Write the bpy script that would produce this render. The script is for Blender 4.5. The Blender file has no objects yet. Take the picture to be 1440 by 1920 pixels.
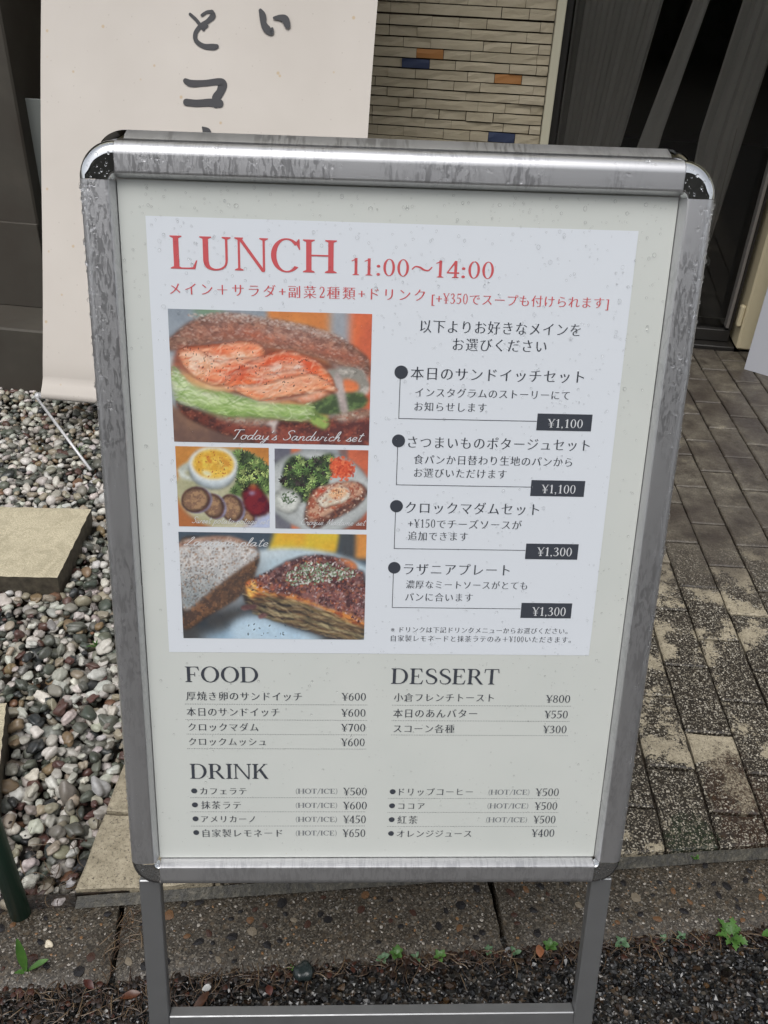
import bpy, math, random
import numpy as np
from mathutils import Matrix, Vector
random.seed(7)
RNG = np.random.default_rng(11)
SC = bpy.context.scene
COL = SC.collection

# ------------------------------------------------------------------ camera
cam_d = bpy.data.cameras.new('camera'); cam = bpy.data.objects.new('camera', cam_d); COL.objects.link(cam)
cam_d.sensor_fit = 'VERTICAL'; cam_d.sensor_height = 36.0; cam_d.lens = 1634.7/1920*36.0
cam_d.clip_start = 0.02; cam_d.clip_end = 400
right = Vector((0.99751, 0.058867, 0.038837)); down = Vector((0.064886, -0.550303, -0.83244)); fwd = Vector((-0.027631, 0.832887, -0.552753))
mw = Matrix.Identity(4)
for i in range(3):
    mw[i][0] = right[i]; mw[i][1] = -down[i]; mw[i][2] = -fwd[i]
mw[2][3] = 1.36
cam.matrix_world = mw
SC.camera = cam

# ------------------------------------------------------------------ light: overcast, wet day
W = bpy.data.worlds.new('World'); SC.world = W; W.use_nodes = True
wn = W.node_tree.nodes; wl = W.node_tree.links
bgn = wn['Background']; sky = wn.new('ShaderNodeTexSky'); sky.sky_type = 'NISHITA'; sky.sun_disc = False
sky.sun_elevation = math.radians(62); sky.sun_rotation = math.radians(200)
sky.air_density = 1.0; sky.dust_density = 3.0
hs = wn.new('ShaderNodeHueSaturation'); hs.inputs['Saturation'].default_value = 0.22
wl.new(sky.outputs[0], hs.inputs['Color']); wl.new(hs.outputs[0], bgn.inputs['Color']); bgn.inputs['Strength'].default_value = 0.15
sun_d = bpy.data.lights.new('sun', 'SUN'); sun = bpy.data.objects.new('sun', sun_d); COL.objects.link(sun)
sun_d.energy = 0.8; sun_d.angle = math.radians(40); sun_d.color = (1.0, 0.98, 0.95)
az, el = math.radians(200), math.radians(62)
sd = Vector((math.sin(az)*math.cos(el), math.cos(az)*math.cos(el), math.sin(el)))
sun.rotation_euler = sd.to_track_quat('Z', 'Y').to_euler()
sun.location = (0, -3, 6)
SC.view_settings.view_transform = 'Standard'; SC.view_settings.look = 'None'
SC.view_settings.exposure = 0.42; SC.view_settings.gamma = 1.0; SC.view_settings.use_curve_mapping = False
SC.render.engine = 'CYCLES'
SC.cycles.use_denoising = True
SC.cycles.max_bounces = 8; SC.cycles.transparent_max_bounces = 16

# ------------------------------------------------------------------ helpers
def srgb(r, g, b):
    f = lambda c: (c/255/12.92) if c/255 <= 0.04045 else ((c/255+0.055)/1.055)**2.4
    return (f(r), f(g), f(b))

class Mt:
    """tiny node-graph helper around one material"""
    def __init__(s, name, base=(0.5, 0.5, 0.5), rough=0.5, metal=0.0, spec=0.5, coat=0.0):
        s.m = bpy.data.materials.new(name); s.m.use_nodes = True
        s.t = s.m.node_tree; s.b = s.t.nodes['Principled BSDF']
        s.set('Base Color', (*base, 1)); s.set('Roughness', rough); s.set('Metallic', metal); s.set('Specular IOR Level', spec)
        s.set('Coat Weight', coat); s.set('Coat Roughness', 0.06)
        s._pos = None
    def set(s, k, v):
        if isinstance(v, bpy.types.NodeSocket): s.t.links.new(v, s.b.inputs[k])
        else: s.b.inputs[k].default_value = v
        return s
    def inp(s, node, key, v):
        if isinstance(v, bpy.types.NodeSocket): s.t.links.new(v, node.inputs[key])
        elif v is not None:
            if isinstance(v, tuple) and len(v) == 3 and node.inputs[key].type == 'RGBA': v = (*v, 1)
            node.inputs[key].default_value = v
    def pos(s):
        if s._pos is None: s._pos = s.t.nodes.new('ShaderNodeNewGeometry').outputs['Position']
        return s._pos
    def obj(s): return s.t.nodes.new('ShaderNodeTexCoord').outputs['Object']
    def rnd(s): return s.t.nodes.new('ShaderNodeObjectInfo').outputs['Random']
    def attr(s, n='Col'):
        a = s.t.nodes.new('ShaderNodeAttribute'); a.attribute_name = n; return a.outputs['Color']
    def sep(s, v, i):
        n = s.t.nodes.new('ShaderNodeSeparateXYZ'); s.inp(n, 0, v); return n.outputs[i]
    def map(s, v, scale=(1, 1, 1), loc=(0, 0, 0), rot=(0, 0, 0)):
        n = s.t.nodes.new('ShaderNodeMapping'); s.inp(n, 0, v); n.inputs['Location'].default_value = loc
        n.inputs['Rotation'].default_value = rot; n.inputs['Scale'].default_value = scale; return n.outputs[0]
    def noise(s, v, scale, detail=4, rough=0.55, dist=0.0):
        n = s.t.nodes.new('ShaderNodeTexNoise'); s.inp(n, 'Vector', v); n.inputs['Scale'].default_value = scale
        n.inputs['Detail'].default_value = detail; n.inputs['Roughness'].default_value = rough; n.inputs['Distortion'].default_value = dist
        return n.outputs[0]
    def vor(s, v, scale, feature='F1', out='Distance', rand=1.0):
        n = s.t.nodes.new('ShaderNodeTexVoronoi'); n.feature = feature; s.inp(n, 'Vector', v); n.inputs['Scale'].default_value = scale
        n.inputs['Randomness'].default_value = rand; return n.outputs[out]
    def ramp(s, f, stops, interp='LINEAR'):
        n = s.t.nodes.new('ShaderNodeValToRGB'); s.inp(n, 0, f); r = n.color_ramp; r.interpolation = interp
        while len(r.elements) < len(stops): r.elements.new(0.5)
        for e, (p, c) in zip(r.elements, stops):
            e.position = p; e.color = (c, c, c, 1) if isinstance(c, (int, float)) else (*c, 1)
        return n.outputs[0]
    def mix(s, f, a, b, mode='MIX'):
        n = s.t.nodes.new('ShaderNodeMix'); n.data_type = 'RGBA'; n.blend_type = mode
        s.inp(n, 0, f); s.inp(n, 6, a); s.inp(n, 7, b); return n.outputs[2]
    def math(s, op, a, b=0.0, clamp=False):
        n = s.t.nodes.new('ShaderNodeMath'); n.operation = op; n.use_clamp = clamp; s.inp(n, 0, a); s.inp(n, 1, b); return n.outputs[0]
    def bump(s, h, strength=0.3, dist=0.002):
        n = s.t.nodes.new('ShaderNodeBump'); s.inp(n, 'Height', h); n.inputs['Strength'].default_value = strength
        n.inputs['Distance'].default_value = dist; s.t.links.new(n.outputs[0], s.b.inputs['Normal']); return s

def tagk(o, label=None, cat=None, group=None, kind=None):
    if label: o['label'] = label
    if cat: o['category'] = cat
    if group: o['group'] = group
    if kind: o['kind'] = kind
    return o

def link(name, me, mat=None, parent=None, mtx=None):
    o = bpy.data.objects.new(name, me); COL.objects.link(o)
    if mat is not None and me is not None and len(me.materials) == 0: me.materials.append(mat.m if isinstance(mat, Mt) else mat)
    if parent is not None: o.parent = parent
    if mtx is not None: o.matrix_local = mtx
    return o

def mesh(name, verts, faces, smooth=False):
    me = bpy.data.meshes.new(name)
    if len(verts) == 0: return me
    me.from_pydata([tuple(v) for v in verts], [], [tuple(f) for f in faces]); me.validate(clean_customdata=False); me.update()
    if smooth: me.shade_smooth()
    return me

def bigmesh(name, V, F, C=None, smooth=True):
    """V (n,3), F (m,k) arrays, C (n,3) linear colours"""
    me = bpy.data.meshes.new(name); n = len(V); m, k = F.shape
    me.vertices.add(n); me.vertices.foreach_set('co', np.asarray(V, np.float32).ravel())
    me.loops.add(m*k); me.loops.foreach_set('vertex_index', F.astype(np.int32).ravel())
    me.polygons.add(m); me.polygons.foreach_set('loop_start', np.arange(0, m*k, k, dtype=np.int32))
    try: me.polygons.foreach_set('loop_total', np.full(m, k, np.int32))
    except Exception: pass
    me.polygons.foreach_set('use_smooth', np.full(m, smooth))
    me.update(calc_edges=True)
    if C is not None:
        a = me.color_attributes.new('Col', 'FLOAT_COLOR', 'POINT')
        a.data.foreach_set('color', np.concatenate([C, np.ones((n, 1))], 1).astype(np.float32).ravel())
    return me

class MB:
    """collects simple shapes into one mesh"""
    def __init__(s): s.v = []; s.f = []
    def add(s, v, f):
        k = len(s.v); s.v += [tuple(p) for p in v]; s.f += [tuple(i+k for i in q) for q in f]; return s
    def box(s, x0, x1, y0, y1, z0, z1):
        return s.add([(x0,y0,z0),(x1,y0,z0),(x1,y1,z0),(x0,y1,z0),(x0,y0,z1),(x1,y0,z1),(x1,y1,z1),(x0,y1,z1)],
                     [(0,3,2,1),(4,5,6,7),(0,1,5,4),(1,2,6,5),(2,3,7,6),(3,0,4,7)])
    def bbox(s, x0, x1, y0, y1, z0, z1, b):
        """box with chamfered edges"""
        pts = []; 
        for sx in (0, 1):
            for sy in (0, 1):
                for sz in (0, 1):
                    X, Y, Z = (x0, x1)[sx], (y0, y1)[sy], (z0, z1)[sz]; dx, dy, dz = b*(1-2*sx), b*(1-2*sy), b*(1-2*sz)
                    pts.append([(X, Y+dy, Z+dz), (X+dx, Y, Z+dz), (X+dx, Y+dy, Z)])
        v = [p for c in pts for p in c]; I = lambda sx, sy, sz, a: (sx*4+sy*2+sz)*3+a
        f = []
        for q in (0, 1):
            f.append([I(q,0,0,0), I(q,1,0,0), I(q,1,1,0), I(q,0,1,0)][::1 if q else -1])
            f.append([I(0,q,0,1), I(1,q,0,1), I(1,q,1,1), I(0,q,1,1)][::-1 if q else 1])
            f.append([I(0,0,q,2), I(1,0,q,2), I(1,1,q,2), I(0,1,q,2)][::1 if q else -1])
        for a in (0, 1):
            for c in (0, 1):
                f.append([I(0,a,c,1), I(1,a,c,1), I(1,a,c,2), I(0,a,c,2)][::1 if a != c else -1])
                f.append([I(a,0,c,0), I(a,1,c,0), I(a,1,c,2), I(a,0,c,2)][::-1 if a != c else 1])
                f.append([I(a,c,0,0), I(a,c,1,0), I(a,c,1,1), I(a,c,0,1)][::1 if a != c else -1])
        for sx in (0, 1):
            for sy in (0, 1):
                for sz in (0, 1):
                    t = [I(sx,sy,sz,0), I(sx,sy,sz,1), I(sx,sy,sz,2)]
                    f.append(t[::-1 if (sx+sy+sz) % 2 == 0 else 1])
        return s.add(v, f)
    def tube(s, pts, r, n=10, caps=True):
        pts = [Vector(p) for p in pts]; rs = r if isinstance(r, (list, tuple)) else [r]*len(pts); rings = []
        for i, p in enumerate(pts):
            d = (pts[min(i+1, len(pts)-1)]-pts[max(i-1, 0)]).normalized()
            a = d.orthogonal().normalized() if i == 0 else (a-d*a.dot(d)).normalized(); b = d.cross(a)
            rings.append([p+(a*math.cos(2*math.pi*j/n)+b*math.sin(2*math.pi*j/n))*rs[i] for j in range(n)])
        v = [q for R in rings for q in R]; f = [(i*n+j, i*n+(j+1) % n, (i+1)*n+(j+1) % n, (i+1)*n+j) for i in range(len(pts)-1) for j in range(n)]
        if caps: f += [tuple(range(n))[::-1], tuple((len(pts)-1)*n+j for j in range(n))]
        return s.add(v, f)
    def me(s, name, smooth=False): return mesh(name, s.v, s.f, smooth)
    def build(s, name, mat, parent=None, mtx=None, smooth=False, bevel=0, seg=2, auto=False):
        o = link(name, s.me(name, smooth), mat, parent, mtx)
        if bevel:
            b = o.modifiers.new('b', 'BEVEL'); b.width = bevel; b.segments = seg; b.limit_method = 'ANGLE'; b.angle_limit = math.radians(40)
        return o

def empty(name, loc=(0, 0, 0), rz=0.0, parent=None):
    o = bpy.data.objects.new(name, None); COL.objects.link(o); o.location = loc; o.rotation_euler = (0, 0, rz); o.empty_display_size = 0.1
    if parent: o.parent = parent
    return o

def catmull(pts, n=6, closed=False):
    P = [np.array(p, float) for p in pts]; out = []; m = len(P)
    rng = range(m if closed else m-1)
    for i in rng:
        g = lambda k: P[k % m] if closed else P[min(max(k, 0), m-1)]
        p0, p1, p2, p3 = g(i-1), g(i), g(i+1), g(i+2)
        for k in range(n):
            t = k/n; out.append(0.5*((2*p1)+(-p0+p2)*t+(2*p0-5*p1+4*p2-p3)*t*t+(-p0+3*p1-3*p2+p3)*t**3))
    if not closed: out.append(P[-1])
    return np.array(out)

ICO = {}
def ico(sub):
    if sub not in ICO:
        import bmesh
        bm = bmesh.new(); bmesh.ops.create_icosphere(bm, subdivisions=sub, radius=1.0); bm.verts.ensure_lookup_table()
        ICO[sub] = (np.array([v.co[:] for v in bm.verts]), np.array([[l.index for l in f.verts] for f in bm.faces])); bm.free()
    return ICO[sub]
def rotmats(n, tilt, rng):
    """random yaw and limited tilt"""
    a = rng.uniform(0, 2*np.pi, n); tx = rng.normal(0, tilt, n); ty = rng.normal(0, tilt, n)
    ca, sa = np.cos(a), np.sin(a); cx, sx = np.cos(tx), np.sin(tx); cy, sy = np.cos(ty), np.sin(ty); Z = np.zeros(n); O = np.ones(n)
    Rz = np.stack([ca, -sa, Z, sa, ca, Z, Z, Z, O], 1).reshape(n, 3, 3)
    Rx = np.stack([O, Z, Z, Z, cx, -sx, Z, sx, cx], 1).reshape(n, 3, 3)
    Ry = np.stack([cy, Z, sy, Z, O, Z, -sy, Z, cy], 1).reshape(n, 3, 3)
    return Rx@Ry@Rz
def stones(P, S, cols, sub, tilt, rng, lump=0.12, angular=False):
    """P (n,3) centres, S (n,3) half sizes -> V,F,C arrays"""
    B, F = ico(sub); n = len(P); V = np.repeat(B[None], n, 0)
    if angular:
        V = V*(1+rng.uniform(-0.38, 0.22, (n, len(B), 1)))
    else:
        d = rng.normal(0, 1.25, (n, 3, 3)); ph = rng.uniform(0, 6.28, (n, 3))
        for k in range(3): V = V*(1+lump*np.sin(2.2*np.einsum('nij,nj->ni', np.repeat(B[None], n, 0), d[:, k])+ph[:, k:k+1]))[..., None]
        V = np.sign(V)*np.abs(V)**0.93
    V = V*S[:, None, :]; V = np.einsum('nij,nkj->nki', rotmats(n, tilt, rng), V)+P[:, None, :]
    FF = F[None]+(np.arange(n)*len(B))[:, None, None]
    return V.reshape(-1, 3), FF.reshape(-1, F.shape[1]), np.repeat(cols, len(B), 0)

JO=[
  [-1.21, -0.92, -0.823] ,
  [-1.161, -1.065, -0.968, -0.78] ,
  [-1.211, -1.019, -0.824] ,
  [-1.259, -1.161, -0.973, -0.875, -0.777] ,
  [-1.21, -1.113, -1.015, -0.78] ,
  [-1.261, -1.16, -1.067, -0.872, -0.777] ,
  [-1.309, -1.21, -1.019, -0.923, -0.824] ,
  [-1.357, -1.164, -1.067, -0.971, -0.779] ,
  [-1.311, -1.212, -1.02, -0.826] ,
  [-1.266, -1.164, -0.973, -0.873, -0.78] ,
  [-1.215, -1.114, -1.014, -0.913] ,
  [-1.164, -1.066, -0.873, -0.777] ,
  [-0.993, -0.925, -0.825] ,
]
BRUSH={
  'to' : [[(0.472, 1.161, 0.0066), (0.489, 1.148, 0.0074), (0.503, 1.134, 0.0074), (0.514, 1.122, 0.0074)], [(0.536, 1.172, 0.0066), (0.54, 1.16, 0.0132), (0.526, 1.145, 0.0099), (0.505, 1.131, 0.0099), (0.49, 1.11, 0.0099), (0.493, 1.09, 0.0099), (0.515, 1.077, 0.0107), (0.543, 1.076, 0.0132), (0.555, 1.078, 0.0099)], [(0.508, 1.16, 0.0066), (0.522, 1.169, 0.0066), (0.538, 1.17, 0.0083)], [(0.503, 1.132, 0.0066), (0.517, 1.128, 0.0066), (0.525, 1.132, 0.0049)]] ,
  'ko' : [[(0.464, 0.979, 0.0115), (0.482, 0.973, 0.0149), (0.523, 0.976, 0.0132), (0.563, 0.982, 0.0149), (0.576, 0.975, 0.0215), (0.571, 0.955, 0.0181), (0.559, 0.936, 0.0198), (0.559, 0.918, 0.0149)], [(0.468, 0.92, 0.0149), (0.501, 0.919, 0.0149), (0.541, 0.923, 0.0165), (0.57, 0.922, 0.0181)]] ,
  'nu' : [[(0.521, 0.852, 0.0049), (0.532, 0.841, 0.0198), (0.538, 0.826, 0.0198)]] ,
  'i' : [[(0.681, 1.181, 0.0083), (0.688, 1.168, 0.0149), (0.692, 1.147, 0.0132), (0.703, 1.132, 0.0165), (0.717, 1.123, 0.0099), (0.718, 1.134, 0.0066)], [(0.723, 1.163, 0.0066), (0.739, 1.165, 0.0115), (0.755, 1.161, 0.0165), (0.763, 1.145, 0.0132)]] ,
}

# ------------------------------------------------------------------ materials used on the sign
def metal_mat(name, streaks, base=0.60, rough=0.36, along='v'):
    m = Mt(name, (base, base, base*1.02), rough, 0.86)
    p = m.obj()
    sc = (60, 9, 30) if streaks == 'v' else (50, 50, 50)
    fine = m.noise(m.map(p, (400, 30, 30) if streaks == 'v' else (30, 400, 30)), 1.0, 2)
    drip = m.noise(m.map(p, (250, 60, 30)), 1.0, 3, 0.6, 1.2)
    film = m.noise(m.map(p, (14, 6, 10), (3, 1, 0)), 1.0, 2)
    k = m.math('MULTIPLY', m.ramp(drip, [(0.50, 0.0), (0.55, 1.0)]), m.ramp(film, [(0.36, 0.0), (0.50, 1.0)]))
    edge = m.math('MULTIPLY', m.ramp(drip, [(0.47, 0.0), (0.50, 1.0), (0.53, 0.0)]), m.ramp(film, [(0.36, 0.0), (0.50, 1.0)]))
    m.set('Base Color', m.mix(k, (base, base, base*1.015), (base*0.88, base*0.88, base*0.90)))
    m.set('Roughness', m.math('ADD', m.math('MULTIPLY', k, -0.10), m.math('ADD', m.math('MULTIPLY', fine, 0.05), rough)))
    m.bump(m.math('ADD', m.math('ADD', m.math('MULTIPLY', k, .4), edge), m.math('MULTIPLY', fine, 0.05)), 0.16, 0.0004)
    return m
M_rail = metal_mat('wet_aluminium', 'v')
M_leg = Mt('aluminium_leg', (0.30, 0.305, 0.31), 0.42, 0.75)
M_leg.set('Roughness', M_leg.ramp(M_leg.noise(M_leg.obj(), 60, 4), [(0.3, 0.36), (0.7, 0.48)]))
M_chrome = Mt('wet_chrome', (0.62, 0.63, 0.64), 0.05, 1.0)

M_rubber = Mt('black_rubber', (0.02, 0.02, 0.02), 0.7)
M_backing = Mt('poster_paper', srgb(205, 210, 202), 0.28, spec=0.5, coat=0.35)
_p = M_backing.obj()
M_backing.set('Base Color', M_backing.mix(M_backing.ramp(M_backing.noise(_p, 7, 3), [(0.3, 0.0), (0.75, 1.0)]), srgb(212, 214, 208), srgb(206, 210, 205)))
M_backing.set('Base Color', M_backing.mix(M_backing.ramp(M_backing.vor(_p, 26), [(0.0, 1.0), (0.02, 0.0)]), M_backing.mix(M_backing.ramp(M_backing.noise(_p, 7, 3), [(0.3, 0.0), (0.75, 1.0)]), srgb(210, 213, 208), srgb(204, 208, 203)), srgb(196, 178, 140)))
M_backing.bump(M_backing.noise(_p, 30, 3), 0.12, 0.001)
M_sheet = Mt('white_print', srgb(221, 226, 232), 0.28, coat=0.35)
M_sheet.bump(M_sheet.noise(M_sheet.obj(), 14, 3), 0.3, 0.001)
M_red = Mt('red_ink', srgb(205, 92, 96), 0.32, coat=0.3)
M_dark = Mt('dark_grey_ink', srgb(66, 70, 78), 0.32, coat=0.3)
M_whiteink = Mt('white_ink', srgb(216, 218, 220), 0.32, coat=0.3)
M_photo = Mt('photo_print', rough=0.3, coat=0.3); M_photo.set('Base Color', M_photo.attr())
M_water = Mt('water_drop', (1, 1, 1), 0.0); M_water.set('Transmission Weight', 1.0); M_water.set('IOR', 1.33); M_water.set('Alpha', 0.5)
M_grey = Mt('mid_grey_ink', srgb(112, 116, 122), 0.32, coat=0.3)
INK = {'g': M_grey, 'r': M_red, 'd': M_dark, 'w': M_whiteink}

# ------------------------------------------------------------------ lettering
class Glyphs:
    """Japanese glyph outlines from Blender's own font, reshaped to thick uprights and thin horizontals"""
    def __init__(s): s.c = {}
    def get(s, ch):
        if ch in s.c: return s.c[ch]
        cu = bpy.data.curves.new('g', 'FONT'); cu.body = ch; cu.size = 1
        o = bpy.data.objects.new('g', cu); COL.objects.link(o)
        dg = bpy.context.evaluated_depsgraph_get(); dg.update(); oe = o.evaluated_get(dg); ct = oe.to_curve(dg)
        rings = []
        for sp in ct.splines:
            bp = sp.bezier_points; n = len(bp); pts = []
            for i in range(n):
                a, b = bp[i], bp[(i+1) % n]
                p0, p1, p2, p3 = [np.array(q[:2]) for q in (a.co, a.handle_right, b.co, b.handle_left)]
                p2, p3 = np.array(b.handle_left[:2]), np.array(b.co[:2])
                straight = abs(np.cross(p3-p0, p1-p0)) < 1e-4 and abs(np.cross(p3-p0, p2-p0)) < 1e-4
                K = 1 if straight else 4
                for k in range(K):
                    t = k/K; pts.append((1-t)**3*p0+3*(1-t)**2*t*p1+3*(1-t)*t*t*p2+t**3*p3)
            rings.append(np.array(pts))
        oe.to_curve_clear(); bpy.data.objects.remove(o)
        def area(r): x, y = r[:, 0], r[:, 1]; return 0.5*np.sum(x*np.roll(y, -1)-y*np.roll(x, -1))
        rings = [r for r in rings if len(r) > 2]
        sg = np.sign(area(max(rings, key=lambda r: abs(area(r)))))
        for amt in (1.0, 0.7, 0.4, 0.2, 0.0):
            outr = []
            for r in rings:
                nx, pv = np.roll(r, -1, 0), np.roll(r, 1, 0); e1, e2 = r-pv, nx-r
                n1 = np.stack([e1[:, 1], -e1[:, 0]], 1); n2 = np.stack([e2[:, 1], -e2[:, 0]], 1)
                n1 /= np.maximum(np.linalg.norm(n1, axis=1, keepdims=True), 1e-6); n2 /= np.maximum(np.linalg.norm(n2, axis=1, keepdims=True), 1e-6)
                q = r.copy(); y1, y2 = n1[:, 1], n2[:, 1]; q[:, 1] -= amt*sg*np.where(np.abs(y1) > np.abs(y2), y1, y2)*0.014
                x1, x2 = n1[:, 0], n2[:, 0]; q[:, 0] += amt*sg*np.where(np.abs(x1) > np.abs(x2), x1, x2)*0.010
                outr.append(q)
            want = abs(sum(area(r) for r in outr))
            cf = bpy.data.curves.new('f', 'CURVE'); cf.dimensions = '2D'; cf.fill_mode = 'BOTH'
            for r in outr:
                sp = cf.splines.new('POLY'); sp.points.add(len(r)-1); sp.use_cyclic_u = True
                for i, p in enumerate(r): sp.points[i].co = (p[0], p[1], 0, 1)
            o = bpy.data.objects.new('f', cf); COL.objects.link(o)
            dg = bpy.context.evaluated_depsgraph_get(); dg.update(); oe = o.evaluated_get(dg); me = oe.to_mesh()
            V = [tuple(v.co[:2]) for v in me.vertices]; F = [tuple(p.vertices) for p in me.polygons]; got = sum(p.area for p in me.polygons)
            oe.to_mesh_clear(); bpy.data.objects.remove(o)
            if abs(got-want) < .05*want: break
        else: print('glyph', ch, got, want)
        x0 = min(v[0] for v in V); x1 = max(v[0] for v in V)
        wide = ord(ch) > 0x2000
        s.c[ch] = (V, F, 1.0 if wide else (x1-x0)+0.10, 0.0 if wide else x0-0.05)
        return s.c[ch]
G = Glyphs()

def fix(F, V):
    return F
# serif capitals, figures and signs, drawn stroke by stroke; cap height 1
T_, t_ = 0.145, 0.048
class Gl:
    def __init__(s): s.p = []
    def poly(s, pts): s.p.append((pts, [tuple(range(len(pts)))])); return s
    def stem(s, x, y0=0.0, y1=1.0, w=T_, b=True, t=True):
        s.poly([(x-w/2, y0), (x+w/2, y0), (x+w/2, y1), (x-w/2, y1)])
        for on, y, d in ((b, y0, 1), (t, y1, -1)):
            if on:
                h = w/2+0.085; k = w/2
                s.p.append(([(x-h, y), (x+h, y), (x+h, y+d*0.03), (x+k, y+d*0.075), (x-k, y+d*0.075), (x-h, y+d*0.03)], [(0, 1, 2, 3, 4, 5)]))
        return s
    def rib(s, pts, n=7):
        """pts: (x, y, width)"""
        c = catmull(pts, n); d = np.gradient(c[:, :2], axis=0); d /= np.maximum(np.linalg.norm(d, axis=1, keepdims=True), 1e-6)
        nn = np.stack([-d[:, 1], d[:, 0]], 1)*c[:, 2:3]/2; L = c[:, :2]+nn; R = c[:, :2]-nn; m = len(c)
        s.p.append((np.concatenate([L, R]).tolist(), [(i, i+1, m+i+1, m+i) for i in range(m-1)])); return s
    def ring(s, cx, cy, rx, ry, a0=0, a1=360, T=T_, t=t_, n=40, ax=0.0):
        a = np.radians(np.linspace(a0, a1, n)); w = t+(T-t)*np.abs(np.cos(a-math.radians(ax)))**1.4
        o = np.stack([cx+rx*np.cos(a), cy+ry*np.sin(a)], 1)
        i_ = np.stack([cx+(rx-T)*np.cos(a), cy+(ry-t)*np.sin(a)], 1) if ax == 0 else o-np.stack([np.cos(a), np.sin(a)], 1)*w[:, None]
        s.p.append((np.concatenate([o, i_]).tolist(), [(k, k+1, n+k+1, n+k) for k in range(n-1)])); return s
    def dot(s, x, y, r): a = np.linspace(0, 2*np.pi, 17)[:-1]; return s.poly([(x+r*math.cos(q), y+r*math.sin(q)) for q in a])
SER = {}
def defglyphs():
    g = lambda: Gl()
    SER['L'] = (g().stem(.17).poly([(.2, 0), (.66, 0), (.72, .27), (.69, .27), (.6, .06), (.5, .045), (.2, .045)]), .76)
    SER['U'] = (g().stem(.19, .3, 1, b=False).stem(.74, .3, 1, w=.065, b=False).rib([(.19, .36, T_), (.195, .24, T_), (.24, .1, .12), (.34, .025, .075), (.46, .005, .055), (.6, .04, .055), (.70, .13, .055), (.735, .25, .06), (.74, .36, .065)]), .93)
    SER['N'] = (g().stem(.14, w=.06).stem(.80, w=.06, b=False).poly([(.05, 1), (.2, 1), (.83, .0), (.80, -.03), (.74, -.02), (.13, .95)]), .95)
    SER['C'] = (g().ring(.46, .5, .42, .52, 40, 318).poly([(.80, 1.0), (.77, 1.0), (.70, .88), (.79, .68), (.82, .68)]), .88)
    SER['H'] = (g().stem(.17).stem(.76).poly([(.2, .5), (.73, .5), (.73, .548), (.2, .548)]), .93)
    SER['F'] = (g().stem(.17).poly([(.2, .955), (.2, 1), (.62, 1), (.66, .74), (.63, .74), (.56, .92), (.48, .955)]).poly([(.2, .47), (.45, .47), (.45, .515), (.2, .515)]).poly([(.44, .36), (.47, .36), (.47, .63), (.44, .63)]), .70)
    SER['E'] = (g().stem(.17).poly([(.2, .955), (.2, 1), (.60, 1), (.63, .76), (.60, .76), (.54, .92), (.47, .955)]).poly([(.2, .49), (.44, .49), (.44, .535), (.2, .535)]).poly([(.43, .39), (.46, .39), (.46, .64), (.43, .64)]).poly([(.2, 0), (.62, 0), (.68, .26), (.65, .26), (.57, .07), (.48, .045), (.2, .045)]), .74)
    SER['O'] = (g().ring(.46, .5, .42, .52), .92)
    SER['D'] = (g().stem(.17).poly([(.17, .952), (.17, 1), (.40, 1), (.40, .952)]).poly([(.17, 0), (.17, .048), (.40, .048), (.40, 0)]).ring(.40, .5, .44, .5, -90, 90), .92)
    SER['R'] = (g().stem(.17).poly([(.17, .952), (.17, 1), (.36, 1), (.36, .952)]).poly([(.17, .47), (.17, .515), (.36, .515), (.36, .47)]).ring(.36, .735, .28, .265, -90, 90, T=.13).poly([(.36, .48), (.50, .48), (.80, .03), (.86, 0), (.68, 0)]), .86)
    SER['T'] = (g().stem(.37, t=False).poly([(.02, .955), (.02, .95), (.02, 1), (.72, 1), (.72, .955)]).poly([(.0, .74), (.03, .74), (.07, .96), (.02, .99)]).poly([(.74, .74), (.71, .74), (.67, .96), (.72, .99)]), .76)
    SER['I'] = (g().stem(.19), .38)
    SER['K'] = (g().stem(.17).poly([(.2, .42), (.26, .42), (.68, .97), (.60, .97)]).poly([(.33, .60), (.43, .72), (.80, .04), (.86, 0), (.66, 0)]).poly([(.54, .97), (.54, 1), (.78, 1), (.78, .97)]), .88)
    SER['S'] = (g().rib([(.55, .74, .05), (.50, .90, .05), (.36, .98, .05), (.20, .93, .08), (.12, .77, .12), (.19, .62, .135), (.38, .50, .15), (.54, .37, .135), (.585, .23, .115), (.50, .06, .075), (.32, .02, .05), (.16, .08, .05), (.10, .27, .05)]), .68)
    SER['0'] = (g().ring(.30, .5, .25, .51, T=.11, t=.045), .60)
    SER['1'] = (g().stem(.30, t=False, w=.12).poly([(.10, .84), (.36, 1.0), (.36, .93), (.12, .80)]), .56)
    SER['2'] = (g().rib([(.10, .76, .10), (.16, .92, .06), (.30, .97, .055), (.44, .88, .10), (.46, .70, .125), (.36, .45, .10), (.12, .10, .06)]).poly([(.06, 0), (.48, 0), (.56, .22), (.53, .22), (.46, .11), (.10, .11)]), .60)
    SER['3'] = (g().rib([(.10, .82, .08), (.22, .96, .055), (.38, .92, .10), (.41, .74, .12), (.32, .58, .07), (.18, .53, .045)]).rib([(.20, .53, .045), (.38, .49, .07), (.48, .28, .13), (.38, .07, .08), (.20, .02, .055), (.07, .12, .09)]), .60)
    SER['4'] = (g().stem(.40, t=False, w=.12).poly([(.02, .25), (.56, .25), (.56, .33), (.06, .33)]).poly([(.02, .30), (.07, .30), (.42, .92), (.42, 1.0), (.36, 1.0)]), .60)
    SER['5'] = (g().poly([(.12, .90), (.12, 1.0), (.46, 1.0), (.50, 1.06), (.50, .90)]).poly([(.10, .50), (.14, .50), (.18, .95), (.12, .95)]).rib([(.12, .52, .045), (.26, .59, .06), (.42, .50, .11), (.47, .31, .13), (.38, .10, .09), (.20, .02, .055), (.07, .10, .08)]), .60)
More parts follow.
